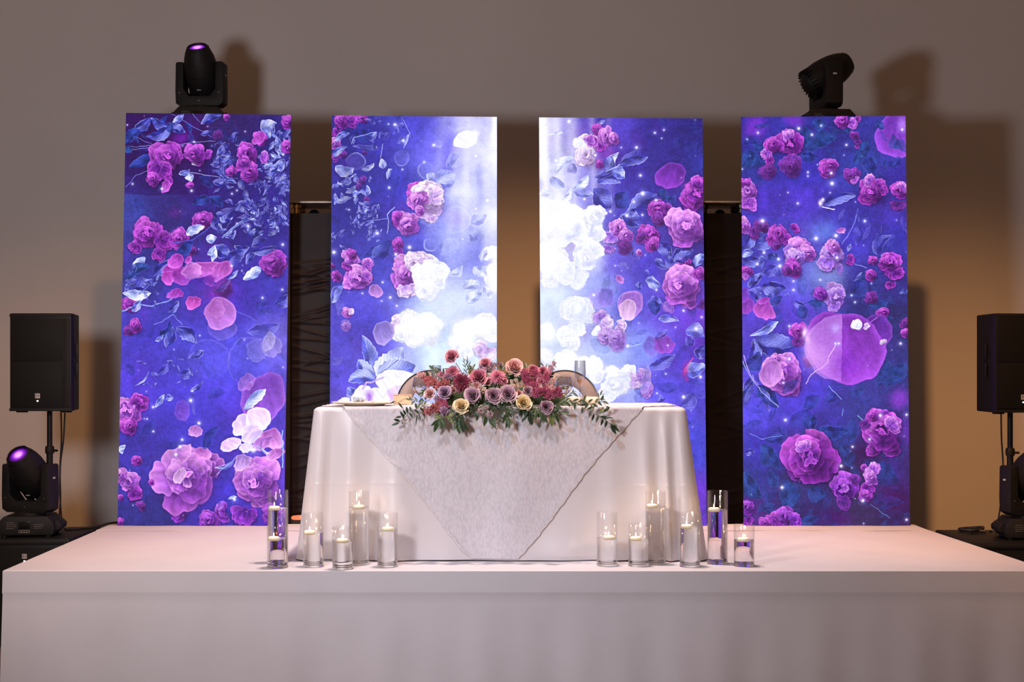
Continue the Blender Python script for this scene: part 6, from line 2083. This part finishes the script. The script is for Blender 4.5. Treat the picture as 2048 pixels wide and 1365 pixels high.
spike('stock_flower', run([(1100, 790), (1108, 784), (1117, 782), (1123, 788)], 9, 8, 5.5, ['red', 'red', 'red']), 'red stock spike')
spike('stock_flower', run([(1066, 746), (1074, 756), (1088, 766)], 8, 7.5, 8, ['red', 'pink']), 'red stock spike')
spike('stock_flower', run([(878, 750), (890, 752), (900, 757)], 5, 5, 6, ['pink', 'lilac']), 'purple pink stock spike')
spike('wax_flower', run([(1022, 768), (1032, 762), (1042, 770), (1036, 778), (1026, 776)], 13, 3.2, 4.2, ['white', 'white']), 'cluster of tiny white wax flowers')
spike('lisianthus', run([(942, 768), (952, 772), (961, 778)], 5, 6, 8, ['white', 'peach', 'white']), 'frilly cream pink blossom')
spike('wax_flower', run([(982, 738), (990, 734), (1000, 728)], 7, 3.5, 4.5, ['grey', 'grey']), 'grey pink wax flowers')
spike('wax_flower', run([(957, 734), (962, 742), (985, 734)], 6, 3.5, 5, ['lilac', 'mauve']), 'lilac wax flowers')
spike('wax_flower', run([(868, 800), (876, 796), (882, 800)], 5, 4, 5, ['lilac', 'lilac']), 'lilac wax flowers')
spike('freesia_bud', run([(1112, 752), (1110, 760), (1106, 768)], 4, 4.5, 3.5, ['white', 'peach']), 'cream buds')
spike('lisianthus', run([(1096, 776), (1104, 774)], 3, 6, 6, ['peach', 'peach']), 'peach blossom')

# stems that show
sp_ = MB().tube([fp(912, 727, .0) - FB, fp(918, 736, .0) - FB, fp(924, 748, .01) - FB, fp(930, 790, .06) - FB], .0018, 6)
sp_.obj('rose_stem', M['stem'], FA)


def sprig(path, leaves, kind='leaf', dy=0.0, r=.0013, name='greenery_sprig'):
    """path in photo pixels; leaves = list of (base px, base py, tip px, tip py)"""
    pts = [fp(a, b, dy) - FB for a, b in path]
    s = MB().tube(pts, r, 6).obj(name, M['stem'], FA)
    for lfs in leaves:
        a, b, c, d = lfs[:4]
        kk = lfs[4] if len(lfs) > 4 else kind
        p, q = fp(a, b, dy - .004), fp(c, d, dy - .004 - rnd.uniform(0, .016))
        o = put('leaf', ME[kk], s, p - FB)
        v = q - p
        L = v.length
        yv = v.normalized()
        n_ = Vector((rnd.uniform(-.7, .7), -1, rnd.uniform(-.1, .9)))
        xv = yv.cross(n_).normalized()
        zv = xv.cross(yv)
        o.rotation_mode = 'QUATERNION'
        o.rotation_quaternion = Matrix((xv, yv, zv)).transposed().to_quaternion()
        o.scale = (L, L, L)
    return s


def auto(path, n, L0, L1, kind='leaf', spread=.9, dy=0.0, side0=1):
    """leaves alternating along a path, pointing forward and outward"""
    lv = []
    for i in range(n):
        t = (.15 + .85 * i / max(1, n - 1)) * (len(path) - 1)
        k = min(int(t), len(path) - 2)
        f = t - k
        x = path[k][0] * (1 - f) + path[k + 1][0] * f
        y = path[k][1] * (1 - f) + path[k + 1][1] * f
        an = math.atan2(path[k + 1][1] - path[k][1], path[k + 1][0] - path[k][0])
        sd = side0 if i % 2 else -side0
        if i == n - 1:
            sd = 0
        a = an + sd * spread * rnd.uniform(.7, 1.2)
        L = L0 + (L1 - L0) * i / max(1, n - 1)
        L *= rnd.uniform(.8, 1.15)
        lv.append((x, y, x + L * math.cos(a), y + L * math.sin(a)))
    return sprig(path, lv, kind, dy)


# left trailing ruscus
sprig([(868, 806), (838, 816), (818, 826), (808, 838), (798, 845)],
      [(803, 834, 790, 836), (800, 843, 787, 839), (799, 846, 783, 851), (808, 836, 800, 822), (812, 830, 806, 820), (816, 828, 812, 813), (806, 838, 809, 828), (818, 826, 826, 836), (822, 824, 820, 812), (828, 820, 840, 828), (834, 818, 830, 806), (804, 842, 806, 850, 'leaf_slim'), (840, 816, 848, 824), (846, 814, 842, 802)], 'leaf_dark')
sprig([(860, 800), (842, 806), (826, 800), (812, 797)],
      [(824, 801, 811, 798), (830, 802, 822, 810), (834, 804, 828, 794), (842, 806, 835, 816), (848, 804, 842, 797), (852, 802, 846, 812), (822, 800, 818, 792), (838, 805, 846, 796)], 'leaf')
sprig([(850, 820), (838, 830), (832, 838)], [(834, 832, 831, 851), (836, 830, 828, 836), (838, 828, 842, 842), (842, 826, 836, 820), (846, 822, 850, 838), (830, 838, 826, 834)], 'leaf_slim')
sprig([(812, 797), (796, 806), (788, 803)], [(790, 803, 780, 808), (797, 806, 806, 818, 'leaf_slim')], 'leaf_dark')
# hanging leaves under the coral and cream blooms
sprig([(888, 822), (880, 832), (876, 842)], [(878, 840, 862, 853), (877, 842, 868, 866), (879, 841, 884, 861), (880, 838, 872, 848), (882, 834, 890, 856), (884, 830, 870, 836, 'leaf_pale')], 'leaf')
sprig([(870, 830), (890, 834), (912, 828)], [(868, 830, 884, 838), (886, 834, 908, 826), (872, 832, 886, 842), (895, 833, 908, 848)], 'leaf_pale')
sprig([(910, 826), (912, 838), (914, 846)], [(912, 830, 904, 848), (912, 836, 928, 845), (913, 842, 908, 862), (914, 846, 920, 870), (912, 838, 922, 858), (910, 834, 896, 842), (914, 832, 930, 838)], 'leaf')
sprig([(918, 830), (926, 842), (930, 850)], [(922, 840, 928, 866), (924, 844, 936, 862), (918, 834, 914, 852)], 'leaf_dark')
sprig([(948, 812), (960, 824), (968, 830)], [(948, 818, 938, 826), (950, 822, 958, 836), (944, 814, 936, 830), (958, 828, 952, 842)], 'leaf_dark')
sprig([(974, 826), (978, 836), (982, 842)], [(974, 832, 968, 854), (978, 836, 984, 852), (982, 838, 992, 858), (980, 834, 996, 842), (972, 830, 962, 838)], 'leaf')
# fern hanging at the middle
fern = [(1006, 818), (1002, 832), (998, 846), (992, 866)]
sprig(fern, [(1005, 824, 996, 828), (1004, 826, 1012, 832), (1003, 830, 994, 834), (1002, 834, 1010, 840), (1001, 838, 992, 842), (1000, 841, 1008, 847), (999, 845, 991, 848), (998, 848, 1005, 853), (997, 851, 990, 854), (996, 854, 1001, 859), (995, 857, 990, 860), (993, 862, 991, 870)], 'leaf_slim', r=.001)
sprig([(1008, 818), (1012, 830), (1016, 840)], [(1012, 828, 1006, 848), (1014, 834, 1019, 858), (1015, 836, 1026, 848), (1010, 824, 1022, 834), (1008, 822, 1000, 834), (1016, 840, 1012, 858)], 'leaf')
sprig([(1026, 812), (1036, 822), (1042, 830)], [(1036, 824, 1043, 834), (1030, 818, 1040, 824), (1024, 816, 1030, 830), (1022, 818, 1028, 838)], 'leaf_slim')
sprig([(1056, 812), (1056, 826), (1055, 834)], [(1055, 832, 1042, 845), (1056, 834, 1065, 852), (1057, 828, 1068, 840), (1055, 822, 1050, 834), (1058, 820, 1066, 832), (1056, 833, 1067, 848)], 'leaf_dark')
sprig([(1076, 816), (1082, 826), (1086, 834)], [(1078, 824, 1096, 846), (1080, 826, 1090, 838), (1074, 820, 1070, 842), (1070, 814, 1068, 838), (1084, 834, 1076, 858, 'leaf_slim')], 'leaf')
sprig([(1102, 818), (1104, 828), (1106, 836)], [(1104, 830, 1104, 855, 'leaf_pale'), (1106, 826, 1120, 834), (1108, 828, 1120, 848), (1102, 824, 1112, 838), (1106, 824, 1116, 818), (1104, 826, 1098, 838)], 'leaf')
sprig([(1106, 812), (1120, 808), (1134, 802)], [(1112, 810, 1124, 820), (1118, 808, 1128, 798), (1124, 806, 1138, 812), (1120, 826, 1140, 826), (1130, 804, 1142, 796), (1134, 802, 1140, 814)], 'leaf')
# right trailing ruscus
trail = [(1120, 806), (1140, 800), (1160, 812), (1180, 824), (1196, 832), (1210, 840), (1222, 850)]
sprig(trail, [(1128, 803, 1138, 792), (1134, 802, 1144, 812), (1146, 803, 1158, 798), (1152, 806, 1150, 820), (1162, 812, 1176, 808), (1166, 815, 1164, 828), (1174, 820, 1190, 814), (1180, 824, 1178, 836), (1188, 828, 1184, 843), (1192, 830, 1206, 824), (1196, 832, 1192, 846), (1200, 834, 1220, 838), (1206, 838, 1202, 852), (1208, 839, 1228, 836), (1214, 842, 1210, 856), (1218, 848, 1236, 851), (1222, 850, 1232, 870), (1221, 848, 1240, 864)], 'leaf_dark')
sprig([(1170, 806), (1186, 808), (1204, 802), (1216, 818)], [(1176, 806, 1186, 798), (1184, 808, 1196, 815), (1190, 806, 1200, 796), (1196, 804, 1204, 812), (1204, 803, 1218, 808), (1202, 802, 1208, 790), (1212, 814, 1220, 816), (1186, 808, 1182, 820), (1176, 807, 1170, 818)], 'leaf')
sprig([(1196, 826), (1210, 824), (1218, 818)], [(1206, 824, 1220, 816), (1212, 822, 1216, 812), (1200, 826, 1208, 816, 'leaf_pale')], 'leaf')
sprig([(1130, 796), (1142, 788), (1152, 783)], [(1132, 795, 1146, 790), (1138, 790, 1152, 782), (1144, 787, 1148, 778), (1146, 786, 1156, 794), (1134, 793, 1130, 784)], 'leaf_grey')
sprig([(1192, 800), (1200, 792), (1206, 782)], [(1198, 795, 1196, 784), (1202, 790, 1210, 788), (1196, 798, 1212, 800), (1200, 792, 1204, 778)], 'leaf_slim')
sprig([(1148, 806), (1160, 804), (1172, 800)], [(1150, 806, 1160, 812), (1156, 805, 1168, 800), (1164, 803, 1176, 808), (1168, 801, 1172, 790)], 'leaf')
# upright sprays at the top
sprig([(934, 750), (932, 738), (928, 722)], [(933, 746, 926, 736), (933, 742, 940, 732), (932, 736, 924, 728), (931, 732, 938, 720), (930, 728, 924, 720), (929, 724, 927, 715), (934, 748, 944, 738)], 'leaf_slim', dy=.04)
sprig([(938, 748), (938, 734), (934, 718)], [(938, 742, 944, 730), (938, 738, 932, 728), (937, 732, 942, 722), (936, 726, 930, 718), (935, 720, 935, 712)], 'leaf_slim', dy=.05)
sprig([(950, 752), (948, 742), (942, 732)], [(948, 744, 940, 738), (946, 738, 948, 728), (950, 750, 958, 740)], 'leaf_dark', dy=.05)
sprig([(1112, 736), (1109, 728), (1107, 722)], [(1112, 734, 1105, 728, 'leaf_grey'), (1110, 730, 1114, 724), (1108, 726, 1104, 721), (1107, 723, 1109, 718)], 'leaf_grey', dy=.02)
sprig([(1104, 768), (1114, 762), (1122, 755)], [(1110, 764, 1120, 762), (1116, 760, 1118, 752), (1120, 757, 1126, 752)], 'leaf_grey', dy=.02)
sprig([(1010, 750), (1002, 740), (992, 732)], [(1004, 742, 1010, 730), (998, 738, 990, 742), (994, 734, 988, 726)], 'leaf_grey', dy=.05)
sprig([(880, 760), (888, 768), (896, 776)], [(882, 764, 890, 760), (886, 768, 894, 774), (892, 772, 902, 768), (884, 758, 880, 750)], 'leaf_dark', dy=.02)

# dense dark greenery between the blooms, and the foam it all stands in
for k in range(20):
    x = 872 + 12 * k + rnd.uniform(-4, 4)
    y = rnd.uniform(804, 822)
    a = rnd.uniform(.3, 2.8)
    path = [(x, y), (x + 6 * math.cos(a), y + 5 * math.sin(a)), (x + 12 * math.cos(a), y + 9 * math.sin(a))]
    auto(path, 5, 11, 15, rnd.choice(['leaf_dark', 'leaf_dark', 'leaf', 'leaf_slim']), dy=.012)
for k in range(34):
    x = rnd.uniform(872, 1104)
    y = rnd.uniform(740, 772)
    a = rnd.uniform(-2.9, -.2)
    path = [(x, y), (x + 5 * math.cos(a), y + 5 * math.sin(a)), (x + 10 * math.cos(a), y + 9 * math.sin(a))]
    auto(path, 4, 11, 15, rnd.choice(['leaf_dark', 'leaf_dark', 'leaf', 'leaf_grey']), dy=rnd.uniform(.045, .08))
for x, y, r, k in ((976, 766, 8, 'peach'), (1008, 764, 8, 'pink'), (938, 776, 8, 'peach'), (893, 758, 8, 'pink'), (1086, 744, 9, 'rosepink')):
    bloom('rose', ME['rose_' + k], x, y, r * 1.2, (rnd.uniform(-.4, .4), -1, .6), .025)
for k in range(46):
    x = rnd.uniform(858, 1112)
    y = rnd.uniform(756, 826)
    a = rnd.uniform(0, 6.28)
    path = [(x, y), (x + 7 * math.cos(a), y + 7 * math.sin(a) * .7), (x + 14 * math.cos(a), y + 14 * math.sin(a) * .7)]
    auto(path, 5, 13, 16, rnd.choice(['leaf_dark', 'leaf_dark', 'leaf']), dy=rnd.uniform(.03, .07))
fm = MB()
fm.grid(lambda u, v: (.36 * (u - .5) * 2 * (1 - .02 * v), .062 * math.cos(PI * v), .002 + (.085 * (1 - (2 * u - 1) ** 4) + .004) * math.sin(PI * v)), 24, 12)
f_o = fm.obj('floral_foam', M['foam'], FA)
f_o.location = (0, .06, 0)
